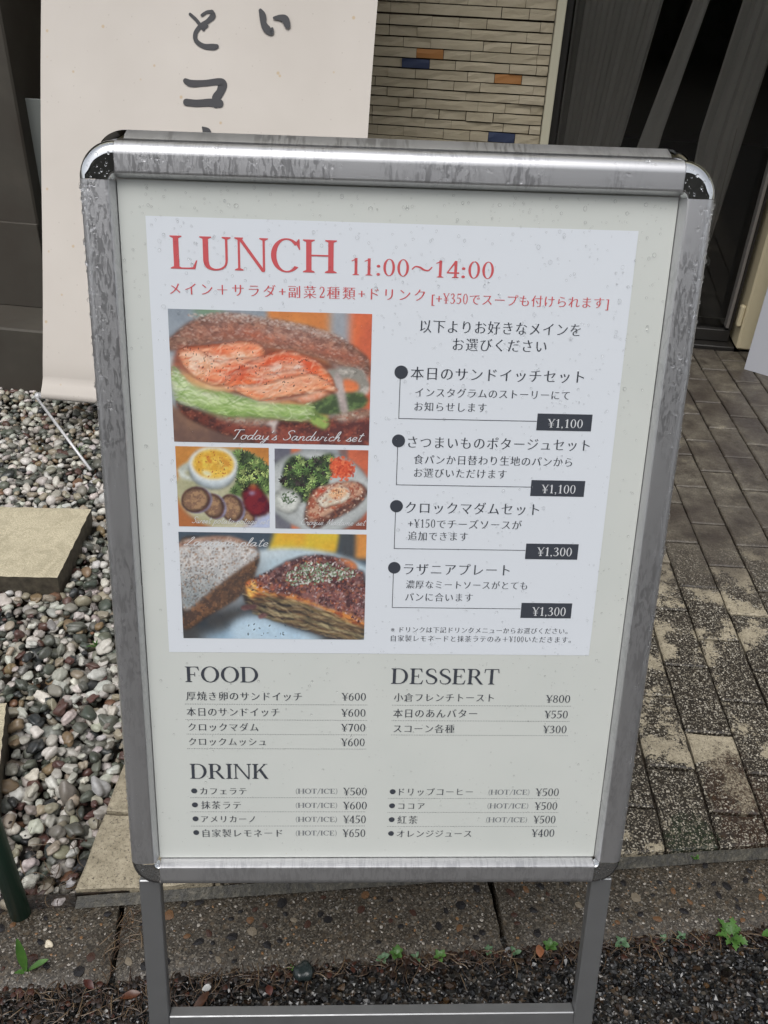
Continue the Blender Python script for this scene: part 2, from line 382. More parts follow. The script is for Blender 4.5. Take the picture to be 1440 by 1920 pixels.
    SER['6'] = (g().ring(.30, .31, .24, .33, T=.11, t=.045).rib([(.48, 1.0, .035), (.28, .87, .07), (.15, .65, .10), (.11, .40, .11)]), .60)
    SER['7'] = (g().poly([(.08, .88), (.06, 1.0), (.54, 1.0), (.54, .93), (.5, .88)]).poly([(.42, .92), (.54, .95), (.30, 0), (.17, 0)]), .58)
    SER['8'] = (g().ring(.30, .26, .24, .27, T=.10, t=.045).ring(.30, .76, .20, .24, T=.09, t=.045), .60)
    SER['¥'] = (g().stem(.34, 0, .5, t=False, w=.11).poly([(.02, 1), (.16, 1), (.38, .5), (.29, .46)]).poly([(.62, 1), (.56, 1), (.34, .52), (.38, .46)]).poly([(.10, .42), (.58, .42), (.58, .46), (.10, .46)]).poly([(.10, .27), (.58, .27), (.58, .31), (.10, .31)]).poly([(-.03, .97), (.22, .97), (.22, 1.0), (-.03, 1.0)]).poly([(.49, .97), (.70, .97), (.70, 1.0), (.49, 1.0)]), .66)
    SER[','] = (g().dot(.12, .06, .07).poly([(.19, .06), (.11, -.16), (.08, -.15), (.12, .0)]), .26)
    SER[':'] = (g().dot(.14, .08, .08).dot(.14, .56, .08), .30)
    SER['('] = (g().rib([(.26, 1.1, .03), (.12, .8, .05), (.09, .45, .06), (.12, .1, .05), (.26, -.2, .03)]), .30)
    SER[')'] = (g().rib([(.04, 1.1, .03), (.18, .8, .05), (.21, .45, .06), (.18, .1, .05), (.04, -.2, .03)]), .30)
    SER['/'] = (g().poly([(.02, -.12), (.08, -.12), (.48, 1.08), (.42, 1.08)]), .50)
    SER['~'] = (g().rib([(.08, .42, .05), (.22, .60, .07), (.42, .56, .10), (.60, .42, .10), (.80, .40, .07), (.94, .60, .05)]), 1.0)
defglyphs()
# handwriting, single-width pen lines; x height .45, ascender 1
HW = {
'T': ([[(0, .82), (.05, .97), (.3, .98), (.62, .99)], [(.34, .98), (.28, .6), (.2, .1), (.1, 0)]], .55),
'o': ([[(.3, .42), (.14, .44), (.04, .22), (.12, .02), (.28, .04), (.36, .24), (.30, .42), (.38, .38), (.46, .40)]], .44),
'd': ([[(.34, .38), (.18, .45), (.04, .25), (.08, .03), (.24, .05), (.36, .35), (.48, .98)], [(.40, .60), (.34, .2), (.38, .02), (.5, .08)]], .5),
'a': ([[(.34, .38), (.18, .45), (.04, .25), (.08, .03), (.22, .05), (.36, .40)], [(.36, .42), (.32, .15), (.38, .02), (.5, .1)]], .5),
'y': ([[(.02, .42), (.04, .12), (.14, .03), (.28, .14), (.38, .42)], [(.38, .42), (.28, -.1), (.12, -.4), (.02, -.3), (.2, -.08), (.46, .1)]], .46),
"'": ([[(.12, .98), (.06, .72)]], .2),
's': ([[(.0, .04), (.14, .26), (.24, .45), (.22, .3), (.3, .14), (.22, .0), (.06, .04)], [(.22, .0), (.34, .06)]], .36),
'S': ([[(.62, .86), (.5, 1.0), (.3, .95), (.24, .74), (.40, .52), (.46, .28), (.3, .04), (.1, .06), (.04, .2)]], .58),
'n': ([[(.04, .42), (.04, .2), (.0, .0)], [(.02, .14), (.14, .38), (.26, .42), (.3, .28), (.27, .08), (.34, 0), (.44, .1)]], .46),
'w': ([[(.04, .42), (.04, .1), (.14, .02), (.26, .2), (.28, .42)], [(.28, .42), (.26, .1), (.36, .02), (.5, .22), (.52, .42), (.62, .40), (.68, .36)]], .72),
'i': ([[(.1, .42), (.06, .12), (.12, .0), (.24, .1)], [(.13, .62), (.15, .66), (.17, .70)]], .30),
'c': ([[(.32, .36), (.22, .44), (.07, .32), (.05, .1), (.16, .0), (.36, .1)]], .38),
'h': ([[(.0, .1), (.2, .6), (.24, .95), (.14, .9), (.06, .4), (.02, 0)], [(.04, .16), (.18, .4), (.28, .38), (.27, .1), (.34, 0), (.44, .1)]], .46),
'e': ([[(.0, .1), (.2, .2), (.3, .34), (.2, .44), (.07, .32), (.06, .1), (.18, .0), (.36, .1)]], .38),
't': ([[(.22, .86), (.14, .4), (.12, .06), (.2, 0), (.32, .1)], [(.02, .62), (.34, .64)]], .34),
'p': ([[(.1, .45), (.04, .0), (-.04, -.4)], [(.07, .2), (.2, .44), (.34, .36), (.34, .12), (.2, .0), (.08, .1)]], .44),
'g': ([[(.34, .38), (.18, .45), (.04, .25), (.08, .05), (.24, .08), (.36, .4)], [(.36, .42), (.28, -.1), (.14, -.4), (.02, -.3), (.2, -.08), (.46, .1)]], .46),
'C': ([[(.6, .82), (.46, .98), (.2, .85), (.06, .45), (.16, .06), (.4, .0), (.58, .14)]], .6),
'r': ([[(.02, .3), (.12, .46), (.16, .38), (.3, .38), (.24, .12), (.3, 0), (.42, .1)]], .4),
'q': ([[(.34, .38), (.18, .45), (.04, .25), (.08, .05), (.24, .08), (.36, .4)], [(.36, .42), (.28, -.1), (.22, -.4), (.34, -.3), (.46, .0)]], .46),
'u': ([[(.04, .42), (.03, .12), (.12, .02), (.26, .16), (.34, .42)], [(.34, .42), (.3, .12), (.36, .0), (.46, .1)]], .46),
'M': ([[(.0, .04), (.1, .1), (.24, .92), (.3, .5), (.32, .15), (.5, .7), (.62, .94), (.6, .4), (.62, .04), (.72, .08)]], .76),
'm': ([[(.04, .42), (.04, .2), (.0, .0)], [(.02, .14), (.14, .38), (.24, .40), (.24, .0)], [(.24, .16), (.36, .4), (.48, .4), (.48, .1), (.54, 0), (.64, .1)]], .66),
'L': ([[(.3, .8), (.42, .98), (.48, .85), (.3, .4), (.12, .04), (.0, .06), (.08, .16), (.3, .06), (.6, .04)]], .6),
'l': ([[(.02, .1), (.22, .6), (.26, .95), (.16, .9), (.1, .4), (.12, .04), (.26, .08)]], .26),
}
def text_mesh(s, style, x0, x1, yc, h):
    """verts, faces of one printed line that spans x0..x1 (mm) with letters h mm high, centred on yc"""
    items = []; pen = 0.0
    for i, ch in enumerate(s):
        if ch == ' ': pen += 0.36 if style == 'H' else 0.3; continue
        if style == 'J' and ch in '0123456789¥':
            g, adv = SER[ch]; items.append(([([(x*.80, y*.80) for x, y in V], F) for V, F in g.p], pen, adv*.80)); pen += adv*.84; continue
        if style == 'J': V, F, adv, off = G.get(ch); items.append(([(V, F)], pen-off, adv)); pen += adv
        elif style == 'S': g, adv = SER[ch]; items.append((g.p, pen, adv)); pen += adv
        else:
            st, adv = HW[ch]; P = []
            for q in st:
                gg = Gl(); gg.rib([(x+0.28*y, y, 0.062) for x, y in q], 5); P += gg.p
            items.append((P, pen, adv)); pen += adv
    xs = [v[0]+pen_ for P, pen_, _ in [items[0]] for V, F in P for v in V]; a = min(xs)
    xs = [v[0] for P, _, _ in [items[-1]] for V, F in P for v in V]; bmax = max(xs)
    if style == 'J': sc = h/0.93; base = yc-h*0.41
    elif style == 'S': sc = h; base = yc-h/2
    else: sc = h*0.86; base = yc-h*0.36
    # spread the pens so that the ink spans x0..x1
    if style == 'J': sxj = min(sc, (x1-x0)/pen*.96); sc = min(sc, sxj*1.10); base = yc-sc*.40
    first = min(v[0] for V, F in items[0][0] for v in V)
    last_pen = items[-1][1]; span = (x1-x0)-(bmax-first)*sc
    k = span/last_pen if last_pen > 0 else 0
    if style in 'HS': sx = (x1-x0)/(last_pen+bmax-first); k = sx
    else: sx = sxj; span = (x1-x0)-(bmax-first)*sx; k = span/last_pen if last_pen > 0 else 0
    out = MB(); z = 0.0
    for P, pn, _ in items:
        for j, (V, F) in enumerate(P):
            out.add([((x0+pn*k+(v[0]-first)*sx)*0.001, (base+v[1]*sc)*0.001, (j % 8)*0.00002) for v in V], F)
    return out

# ------------------------------------------------------------------ printed food photographs (flat prints), painted in code
def vnoise(Wd, Hg, cells, seed):
    r = np.random.default_rng(seed); ny = max(2, int(cells*Hg/Wd)+2); g = r.random((ny+2, int(cells)+3))
    x = np.linspace(0, cells, Wd); y = np.linspace(0, ny, Hg); xi = x.astype(int); yi = y.astype(int)
    fx = x-xi; fy = y-yi; fx = fx*fx*(3-2*fx); fy = fy*fy*(3-2*fy); yi = np.minimum(yi, ny); 
    a = g[yi][:, xi]; b = g[yi][:, xi+1]; c = g[yi+1][:, xi]; d = g[yi+1][:, xi+1]
    return (a*(1-fx)+b*fx)*(1-fy)[:, None]+(c*(1-fx)+d*fx)*fy[:, None]
def fbm(Wd, Hg, cells, seed, o=4):
    s = 0; w = 1; t = 0
    for k in range(o): s = s+w*vnoise(Wd, Hg, cells*2**k, seed+k*17); t += w; w *= 0.55
    return s/t
def blur(m, r):
    if r < 1: return m
    for ax in (0, 1):
        for _ in range(2):
            p = np.pad(m, [(r, r) if a == ax else (0, 0) for a in (0, 1)], 'edge'); c = np.cumsum(p, ax)
            z = np.zeros_like(np.take(c, [0], ax)); c = np.concatenate([z, c], ax)
            n = m.shape[ax]; i = np.arange(n)
            m = (np.take(c, i+2*r+1, ax)-np.take(c, i, ax))/(2*r+1)
    return m
class Pic:
    def __init__(s, Wd, Hg, x0, y0, x1, y1, seed):
        s.W, s.H = Wd, Hg; s.X, s.Y = np.meshgrid(np.linspace(x0, x1, Wd), np.linspace(y0, y1, Hg)); s.k = Wd/(x1-x0)
        s.I = np.zeros((Hg, Wd, 3)); s.seed = seed
    def nz(s, cells, o=4): s.seed += 31; return fbm(s.W, s.H, cells, s.seed, o)
    def mask(s, pts, wob=0, smooth=True):
        P = catmull(pts, 5, True) if smooth else np.array(pts, float); X, Y = s.X, s.Y
        if wob: X = X+wob*(s.nz(26, 3)-.5)*2; Y = Y+wob*(s.nz(26, 3)-.5)*2
        ins = np.zeros(X.shape, bool); n = len(P)
        for i in range(n):
            x0, y0 = P[i]; x1, y1 = P[(i+1) % n]
            if y0 == y1: continue
            c = ((Y >= min(y0, y1)) & (Y < max(y0, y1))); xx = x0+(Y-y0)*(x1-x0)/(y1-y0); ins ^= c & (X < xx)
        return ins.astype(float)
    def ell(s, cx, cy, rx, ry, rot=0, wob=0):
        a = math.radians(rot); X, Y = s.X-cx, s.Y-cy
        if wob: X = X+wob*(s.nz(24, 3)-.5)*2; Y = Y+wob*(s.nz(24, 3)-.5)*2
        return (((X*math.cos(a)+Y*math.sin(a))/rx)**2+((-X*math.sin(a)+Y*math.cos(a))/ry)**2 < 1).astype(float)
    def put(s, m, c, c2=None, cells=14, con=1.6, f=1, op=1.0, shade=0, tex=None):
        m2 = blur(m, f) if f else m
        C = np.array(c, float)[None, None]*np.ones_like(s.I)
        if c2 is not None:
            t = np.clip((s.nz(cells)-.5)*con*2+.5, 0, 1)[..., None]; C = C*(1-t)+np.array(c2, float)*t
        if shade:
            r = max(2, int(shade*s.k)); b = blur(m, r); C = C*(0.60+0.42*np.clip((b-.45)*1.9, 0, 1))[..., None]
        a = (m2*op)[..., None]; s.I = s.I*(1-a)+C*a; return m
    def specks(s, m, n, size, col, op=.9, col2=None):
        ys, xs = np.nonzero(m > .5); 
        if len(ys) == 0: return
        r = np.random.default_rng(s.seed+5); s.seed += 9; idx = r.integers(0, len(ys), n)
        for q in idx:
            cx, cy = s.X[ys[q], xs[q]], s.Y[ys[q], xs[q]]; sz = size*r.uniform(.5, 1.3)
            x0 = max(0, xs[q]-int(sz*s.k*2)-1); x1 = xs[q]+int(sz*s.k*2)+2; y0 = max(0, ys[q]-int(sz*s.k*2)-1); y1 = ys[q]+int(sz*s.k*2)+2
            a = r.uniform(0, 3.14); X = s.X[y0:y1, x0:x1]-cx; Y = s.Y[y0:y1, x0:x1]-cy
            d = ((X*math.cos(a)+Y*math.sin(a))/sz)**2+((-X*math.sin(a)+Y*math.cos(a))/(sz*.55))**2
            k = (np.clip(1.4-d, 0, 1)*op)[..., None]; c = np.array(col if (col2 is None or r.random() < .5) else col2, float)
            s.I[y0:y1, x0:x1] = s.I[y0:y1, x0:x1]*(1-k)+c*k
    def dabs(s, m, n, size, ratio, ang, spread, cols, op=.7):
        ys, xs = np.nonzero(m > .5); r = np.random.default_rng(s.seed+13); s.seed += 11
        if len(ys) == 0: return
        for q in r.integers(0, len(ys), n):
            cx, cy = s.X[ys[q], xs[q]], s.Y[ys[q], xs[q]]; sz = size*r.uniform(.4, 1.3); g = int(sz*s.k)+2
            y0, y1, x0, x1 = max(0, ys[q]-g), ys[q]+g, max(0, xs[q]-g), xs[q]+g; a = math.radians(ang+r.normal(0, spread)); bend = r.uniform(-.5, .5)/sz
            X = s.X[y0:y1, x0:x1]-cx; Y = s.Y[y0:y1, x0:x1]-cy; u = X*math.cos(a)+Y*math.sin(a); v = -X*math.sin(a)+Y*math.cos(a)+bend*u*u
            k = (np.clip(1.3-(u/sz)**2-(v/(sz*ratio+.6/s.k))**2, 0, 1)*op*.58*r.uniform(.3, 1))[..., None]*m[y0:y1, x0:x1][..., None]
            c = np.array(cols[r.integers(0, len(cols))], float); s.I[y0:y1, x0:x1] = s.I[y0:y1, x0:x1]*(1-k)+c*k
    def leafy(s, m, n, size, cols):
        ys, xs = np.nonzero(m > .5); r = np.random.default_rng(s.seed+3); s.seed += 7
        for q in r.integers(0, len(ys), n):
            x, y = s.X[ys[q], xs[q]], s.Y[ys[q], xs[q]]; k = r.integers(5, 9); a0 = r.uniform(0, 6.28); sz = size*r.uniform(.5, 1.2)
            c = np.array(cols[r.integers(0, len(cols))], float)*r.uniform(.8, 1.15)
            g = int(sz*s.k*1.5)+2; y0, y1, x0, x1 = max(0, ys[q]-g), ys[q]+g, max(0, xs[q]-g), xs[q]+g
            X = s.X[y0:y1, x0:x1]-x; Y = s.Y[y0:y1, x0:x1]-y; th = np.arctan2(Y, X); rr = np.hypot(X, Y)
            rad = sz*(.62+.25*np.sin(k*th+a0)+.18*np.sin((k*2+1)*th+a0*2)); lit = .72+.5*np.clip((np.cos(th-a0)*rr/sz+.4), 0, 1)
            mm = np.clip((rad-rr)/3, 0, 1)[..., None]; s.I[y0:y1, x0:x1] = s.I[y0:y1, x0:x1]*(1-mm)+(c*lit[..., None])*mm
    def done(s, haze=(172, 176, 182), a=.13):
        J = np.stack([blur(s.I[..., q], 1) for q in range(3)], -1); s.I = s.I+.6*(s.I-J); g_ = (s.nz(s.W/3.2, 2)-.5)[..., None]; s.I = s.I*(1+.08*g_)
        I = s.I*(1-a)+np.array(haze)*a; I = np.clip(I*(1+.05*(s.nz(60, 2)-.5)[..., None]), 0, 255)/255
        return np.where(I <= .04045, I/12.92, ((I+.055)/1.055)**2.4)

def pic_sandwich():
    p = Pic(270, 180, 58, 72, 1358, 938, 100); A = np.ones_like(p.X)
    p.put(A, (150, 158, 166), (130, 140, 150), 5)
    p.put(p.mask([(230, 60), (410, 60), (390, 100), (300, 120), (240, 110)]), (110, 140, 110), f=6)
    p.put((p.X > 690)*1., (222, 135, 62), (205, 120, 60), 4, f=3); p.put((p.X > 1085)*1., (150, 155, 162), f=5); p.put((p.X > 1215)*1., (222, 105, 60), (200, 90, 60), 5, f=5)
    p.put((p.Y > 690+.1*p.X)*1., (98, 72, 64), (130, 95, 75), 6, f=4)
    p.put(p.ell(90, 410, 60, 50), (190, 196, 200), f=5)
    top = p.mask([(62, 262), (120, 205), (200, 145), (330, 102), (450, 92), (600, 108), (780, 130), (950, 160), (1100, 205), (1230, 270), (1325, 340), (1352, 400), (1350, 465), (1270, 425), (1150, 395), (1000, 350), (850, 318), (700, 300), (560, 265), (400, 262), (250, 290), (120, 320), (62, 330)], 4)
    p.put(top, (184, 126, 102), (138, 92, 78), 30, 1.8, 2, shade=60)
    p.put(p.mask([(62, 262), (250, 240), (430, 235), (600, 250), (760, 270), (950, 310), (1150, 360), (1340, 440), (1350, 480), (1100, 400), (850, 335), (560, 280), (400, 275), (250, 300), (62, 335)], 6), (150, 112, 92), (120, 84, 70), 40, 2, 3)
    p.put(p.mask([(180, 245), (380, 225), (560, 190), (700, 230), (850, 265), (1050, 300), (1250, 350), (1320, 395), (1150, 362), (900, 300), (700, 268), (500, 240), (300, 250)], 6), (196, 92, 60), (165, 75, 52), 24, 2, 5, .85)
    fl = top*np.clip((p.nz(50, 3)-.48)*6, 0, 1)*np.clip((300+.12*p.X-p.Y-40)/160, 0, 1)
    p.put(fl, (190, 170, 160), (165, 140, 135), 60, f=2, op=.45)
    p.put(p.mask([(300, 110), (450, 88), (600, 102), (900, 150), (1150, 215), (1140, 240), (880, 180), (600, 135), (440, 125)], 8), (205, 190, 180), (160, 130, 115), 60, 3, 3, .6)
    p.put(p.mask([(70, 430), (110, 320), (180, 300), (600, 290), (1100, 400), (1200, 560), (900, 650), (400, 620), (80, 560)]), (150, 70, 50), (110, 60, 45), 14, f=3)
    # cabbage, carrot, ruffled lettuce on the right
    p.put(p.mask([(1080, 430), (1280, 418), (1348, 500), (1345, 590), (1260, 600), (1150, 560), (1090, 500)], 8), (196, 188, 178), (140, 135, 125), 16, 2.4, 2)
    p.put(p.mask([(1180, 500), (1260, 510), (1285, 555), (1240, 590), (1180, 580)], 5), (228, 122, 70), (205, 100, 60), 10, f=2)
    p.put(p.mask([(955, 640), (1130, 600), (1290, 580), (1345, 640), (1290, 700), (1150, 740), (1000, 730)], 10), (92, 116, 66), (60, 76, 48), 22, 2.4, 2)
    p.put(p.mask([(1120, 480), (1160, 470), (1215, 700), (1190, 730), (1160, 700)], 2), (192, 176, 170), (165, 150, 145), 20, f=2)
    # lower bread
    bb = p.mask([(84, 660), (200, 715), (350, 760), (620, 770), (960, 785), (1100, 755), (1350, 700), (1350, 945), (700, 945), (470, 900), (300, 845), (130, 760)], 4)
    p.put(bb, (132, 62, 50), (84, 44, 42), 26, 2, 2, shade=50)
    p.put(p.mask([(330, 750), (620, 762), (760, 780), (620, 815), (430, 800)], 6), (172, 150, 135), (140, 110, 95), 40, 2, 3)
    p.put(p.mask([(1100, 745), (1350, 695), (1350, 740), (1180, 775)], 5), (190, 168, 150), (150, 115, 95), 40, 2, 3)
    # green lettuce
    le = p.mask([(68, 440), (150, 505), (230, 570), (420, 600), (640, 655), (900, 670), (965, 640), (1000, 700), (960, 775), (800, 778), (600, 758), (400, 752), (200, 700), (78, 655)], 5)
    p.put(le, (158, 190, 104), (196, 210, 160), 12, 2.2, 2, shade=40)
    p.put(p.mask([(68, 440), (150, 505), (240, 580), (300, 640), (180, 660), (80, 640)], 6), (214, 218, 196), (190, 205, 160), 10, f=8, op=.8)
    p.put(p.mask([(150, 640), (400, 700), (640, 735), (900, 745), (940, 765), (600, 757), (350, 748)], 4), (112, 150, 62), (140, 176, 80), 18, f=4, op=.8)
    p.put(p.mask([(940, 690), (1000, 720), (1060, 740), (1090, 790), (1060, 830), (1000, 815), (960, 780)], 8), (146, 172, 84), (96, 120, 60), 16, 2.4, 2)
    # salmon
    s1 = p.mask([(112, 335), (250, 300), (400, 282), (560, 262), (650, 290), (670, 350), (640, 400), (570, 420), (480, 480), (420, 540), (320, 555), (210, 505), (150, 440)], 5)
    p.put(s1, (236, 140, 98), (222, 104, 62), 9, 2, 1, shade=20)
    p.put(p.mask([(125, 350), (300, 340), (430, 360), (520, 330), (600, 350), (600, 385), (480, 400), (330, 450), (260, 530), (180, 460)], 8), (238, 200, 172), (224, 160, 122), 26, 2.6, 3)
    s2 = p.mask([(560, 400), (680, 345), (820, 318), (990, 370), (1070, 440), (1120, 550), (980, 560), (600, 560), (420, 590), (420, 500), (500, 440)], 5)
    p.put(s2, (232, 112, 62), (212, 80, 46), 9, 2, 1, shade=20)
    p.put(p.mask([(600, 480), (740, 400), (870, 380), (930, 430), (850, 470), (640, 510)], 10), (234, 196, 176), (220, 150, 118), 30, 2.6, 3)
    p.put(p.mask([(400, 470), (560, 410), (600, 420), (560, 500), (420, 530)], 6), (190, 58, 36), (212, 84, 52), 9, f=5, op=.8)
    s3 = p.mask([(450, 560), (640, 540), (820, 490), (960, 468), (1060, 505), (1140, 570), (1060, 590), (900, 600), (820, 620), (640, 650), (540, 620)], 4)
    p.put(s3, (238, 166, 124), (232, 136, 88), 10, 2, 1, shade=16)
    p.put(p.mask([(560, 560), (820, 510), (950, 485), (1040, 520), (860, 560), (650, 610)], 8), (230, 186, 158), (224, 160, 130), 18, f=5, op=.85)
    p.put(p.mask([(890, 610), (1000, 570), (1090, 580), (1040, 630), (920, 668), (830, 640), (740, 660), (650, 640)], 5), (220, 120, 78), (232, 170, 140), 14, 2, 2, shade=20)
    p.put(p.mask([(120, 470), (200, 500), (330, 550), (450, 560), (420, 592), (220, 570)], 5), (226, 170, 110), (210, 150, 90), 14, f=3)
    crust = top*(p.Y < 330+.12*(p.X-560))
    p.dabs(top, 900, 16, .25, 8, 25, [(196, 150, 130), (120, 70, 58), (150, 86, 66), (214, 190, 176), (92, 58, 50)], .55)
    p.dabs(p.mask([(180, 100), (450, 86), (700, 112), (1000, 165), (1200, 240), (1180, 270), (900, 200), (600, 150), (300, 150)]), 420, 12, .3, 8, 30, [(222, 206, 196), (204, 184, 172), (160, 120, 104)], .6)
    for ln in ([(150, 560), (420, 622), (640, 668), (930, 700)], [(120, 620), (360, 660), (640, 712), (940, 742)], [(260, 690), (500, 712), (800, 730)]):
        w_ = 5; p.put(p.mask([(x, y-w_) for x, y in ln]+[(x, y+w_) for x, y in ln[::-1]], 10), (98, 138, 52), f=2, op=.7); p.put(p.mask([(x, y-5*w_) for x, y in ln]+[(x, y-w_) for x, y in ln[::-1]], 10), (222, 234, 178), f=3, op=.55)
    p.dabs(le, 260, 46, .10, 8, 22, [(206, 226, 150), (122, 160, 66), (228, 236, 196), (96, 134, 52)], .55); p.dabs(bb, 420, 13, .35, 5, 40, [(168, 84, 60), (86, 40, 36), (190, 120, 92)], .5)
    p.dabs(s1, 130, 40, .13, -18, 24, [(250, 206, 176), (206, 84, 50), (240, 158, 110), (255, 224, 200)], .65); p.dabs(s2, 150, 42, .13, -10, 26, [(246, 170, 130), (190, 62, 36), (250, 206, 180), (222, 96, 52)], .65)
    for ln in ([(120, 340), (300, 306), (520, 268), (650, 292), (668, 372), (600, 402), (560, 440)], [(560, 405), (700, 345), (830, 322), (1000, 378), (1090, 470), (1130, 560)], [(440, 566), (640, 545), (830, 494), (960, 470), (1060, 508), (1140, 570)], [(640, 648), (830, 622), (1000, 572), (1090, 582)], [(210, 505), (330, 555), (430, 545), (500, 480)], [(400, 540), (470, 470), (600, 430), (720, 420)], [(250, 330), (360, 400), (470, 380), (640, 372)], [(700, 480), (860, 440), (1000, 470)]):
        w_ = 5; p.put(p.mask([(x, y-w_) for x, y in ln]+[(x, y+w_) for x, y in ln[::-1]], 5), (128, 50, 34), f=1, op=.55); p.put(p.mask([(x, y+w_) for x, y in ln]+[(x, y+4*w_) for x, y in ln[::-1]], 6), (252, 206, 172), f=2, op=.45)
    p.dabs(s3, 110, 46, .12, -12, 16, [(255, 214, 180), (222, 116, 70), (246, 180, 136)], .6); p.specks(np.clip(s1+s2, 0, 1), 70, 5, (56, 38, 34))
    p.put(p.mask([(690, 790), (750, 785), (735, 820), (730, 870), (712, 860), (705, 820), (675, 812)], 2), (206, 192, 184), f=2)
    p.specks(np.clip(s1+s2+s3, 0, 1), 90, 6, (62, 40, 36))
    for q in range(46):
        r = np.random.default_rng(q+900); x, y = r.uniform(150, 1080), r.uniform(310, 600); L = r.uniform(30, 90); a = r.uniform(-.5, .3); w = r.uniform(3, 7)
        m_ = p.mask([(x, y), (x+L*math.cos(a), y+L*math.sin(a)-w), (x+1.6*L*math.cos(a), y+1.6*L*math.sin(a)), (x+L*math.cos(a), y+L*math.sin(a)+w)], 6)*np.clip(s1+s2+s3, 0, 1)
        p.put(m_, (242, 204, 176) if q % 3 else (190, 70, 44), f=1, op=.55)
    return p
def pic_soup():
    p = Pic(140, 122, 96, 56, 704, 578, 300); A = np.ones_like(p.X)
    p.put(A, (196, 128, 56), (180, 112, 50), 4); p.put((p.Y > 420)*1., (170, 98, 52), (150, 84, 48), 5, f=6)
    p.put(p.ell(420, 330, 330, 262), (172, 168, 130), (196, 190, 160), 5, f=3); p.put(p.ell(430, 320, 300, 235), (186, 182, 150), (160, 158, 120), 5, f=4)
    p.put(p.mask([(560, 560), (700, 470), (715, 600), (480, 600)]), (176, 186, 214), (196, 204, 222), 5, f=4)
    p.put(p.mask([(470, 80), (600, 100), (710, 200), (710, 340), (560, 380), (440, 350), (500, 240)], 14), (84, 108, 58), (50, 62, 40), 12, 2.4, 2)
    p.leafy(p.mask([(480, 90), (560, 95), (700, 190), (700, 320), (560, 330), (460, 330), (500, 200)]), 110, 34, [(110, 140, 74), (84, 110, 56), (60, 78, 46), (150, 168, 96), (46, 58, 40)])
    p.put(p.mask([(110, 195), (180, 160), (200, 190), (150, 225), (190, 250), (240, 270), (150, 270), (112, 235)], 3), (206, 212, 202), (176, 182, 170), 8, f=2)
    p.put(p.ell(336, 200, 158, 132), (206, 214, 214), (176, 190, 196), 4, f=2, shade=30); p.put(p.ell(340, 168, 158, 112), (222, 226, 224), f=2)
    p.put(p.ell(340, 166, 136, 96), (214, 160, 52), (232, 188, 74), 12, 2, 2); p.put(p.ell(300, 152, 44, 38, 0, 6), (226, 190, 70), (206, 130, 44), 20, 2, 2); p.put(p.ell(410, 165, 40, 34, 0, 6), (222, 196, 92), (206, 140, 50), 20, 2, 2)
    p.put(p.ell(296, 226, 32, 18, 20, 4), (222, 220, 180), f=2); so = p.ell(340, 166, 126, 88); p.specks(so, 26, 7, (176, 84, 40), .7); p.specks(so, 20, 4, (60, 60, 30))
    for cx, cy, rx, ry in ((560, 500, 46, 60), (450, 450, 78, 92), (330, 440, 72, 84), (215, 400, 98, 84)):
        p.put(p.ell(cx+14, cy+4, rx, ry, -20), (116, 108, 128), (142, 140, 168), 10, f=1); p.put(p.ell(cx, cy, rx, ry, -20), (94, 62, 52), (70, 46, 44), 12, f=1)
        p.put(p.ell(cx-4, cy, rx*.88, ry*.88, -20), (158, 122, 88), (122, 90, 70), 26, 2, 1, shade=14)
    p.put(p.mask([(520, 370), (560, 310), (620, 300), (690, 380), (705, 460), (640, 505), (560, 480)], 8), (112, 28, 36), (78, 20, 34), 14, 2.2, 2, shade=20); p.put(p.ell(590, 350, 22, 12, 0, 6), (150, 130, 160), f=2); p.put(p.ell(600, 310, 20, 16), (196, 96, 50), f=3)
    return p
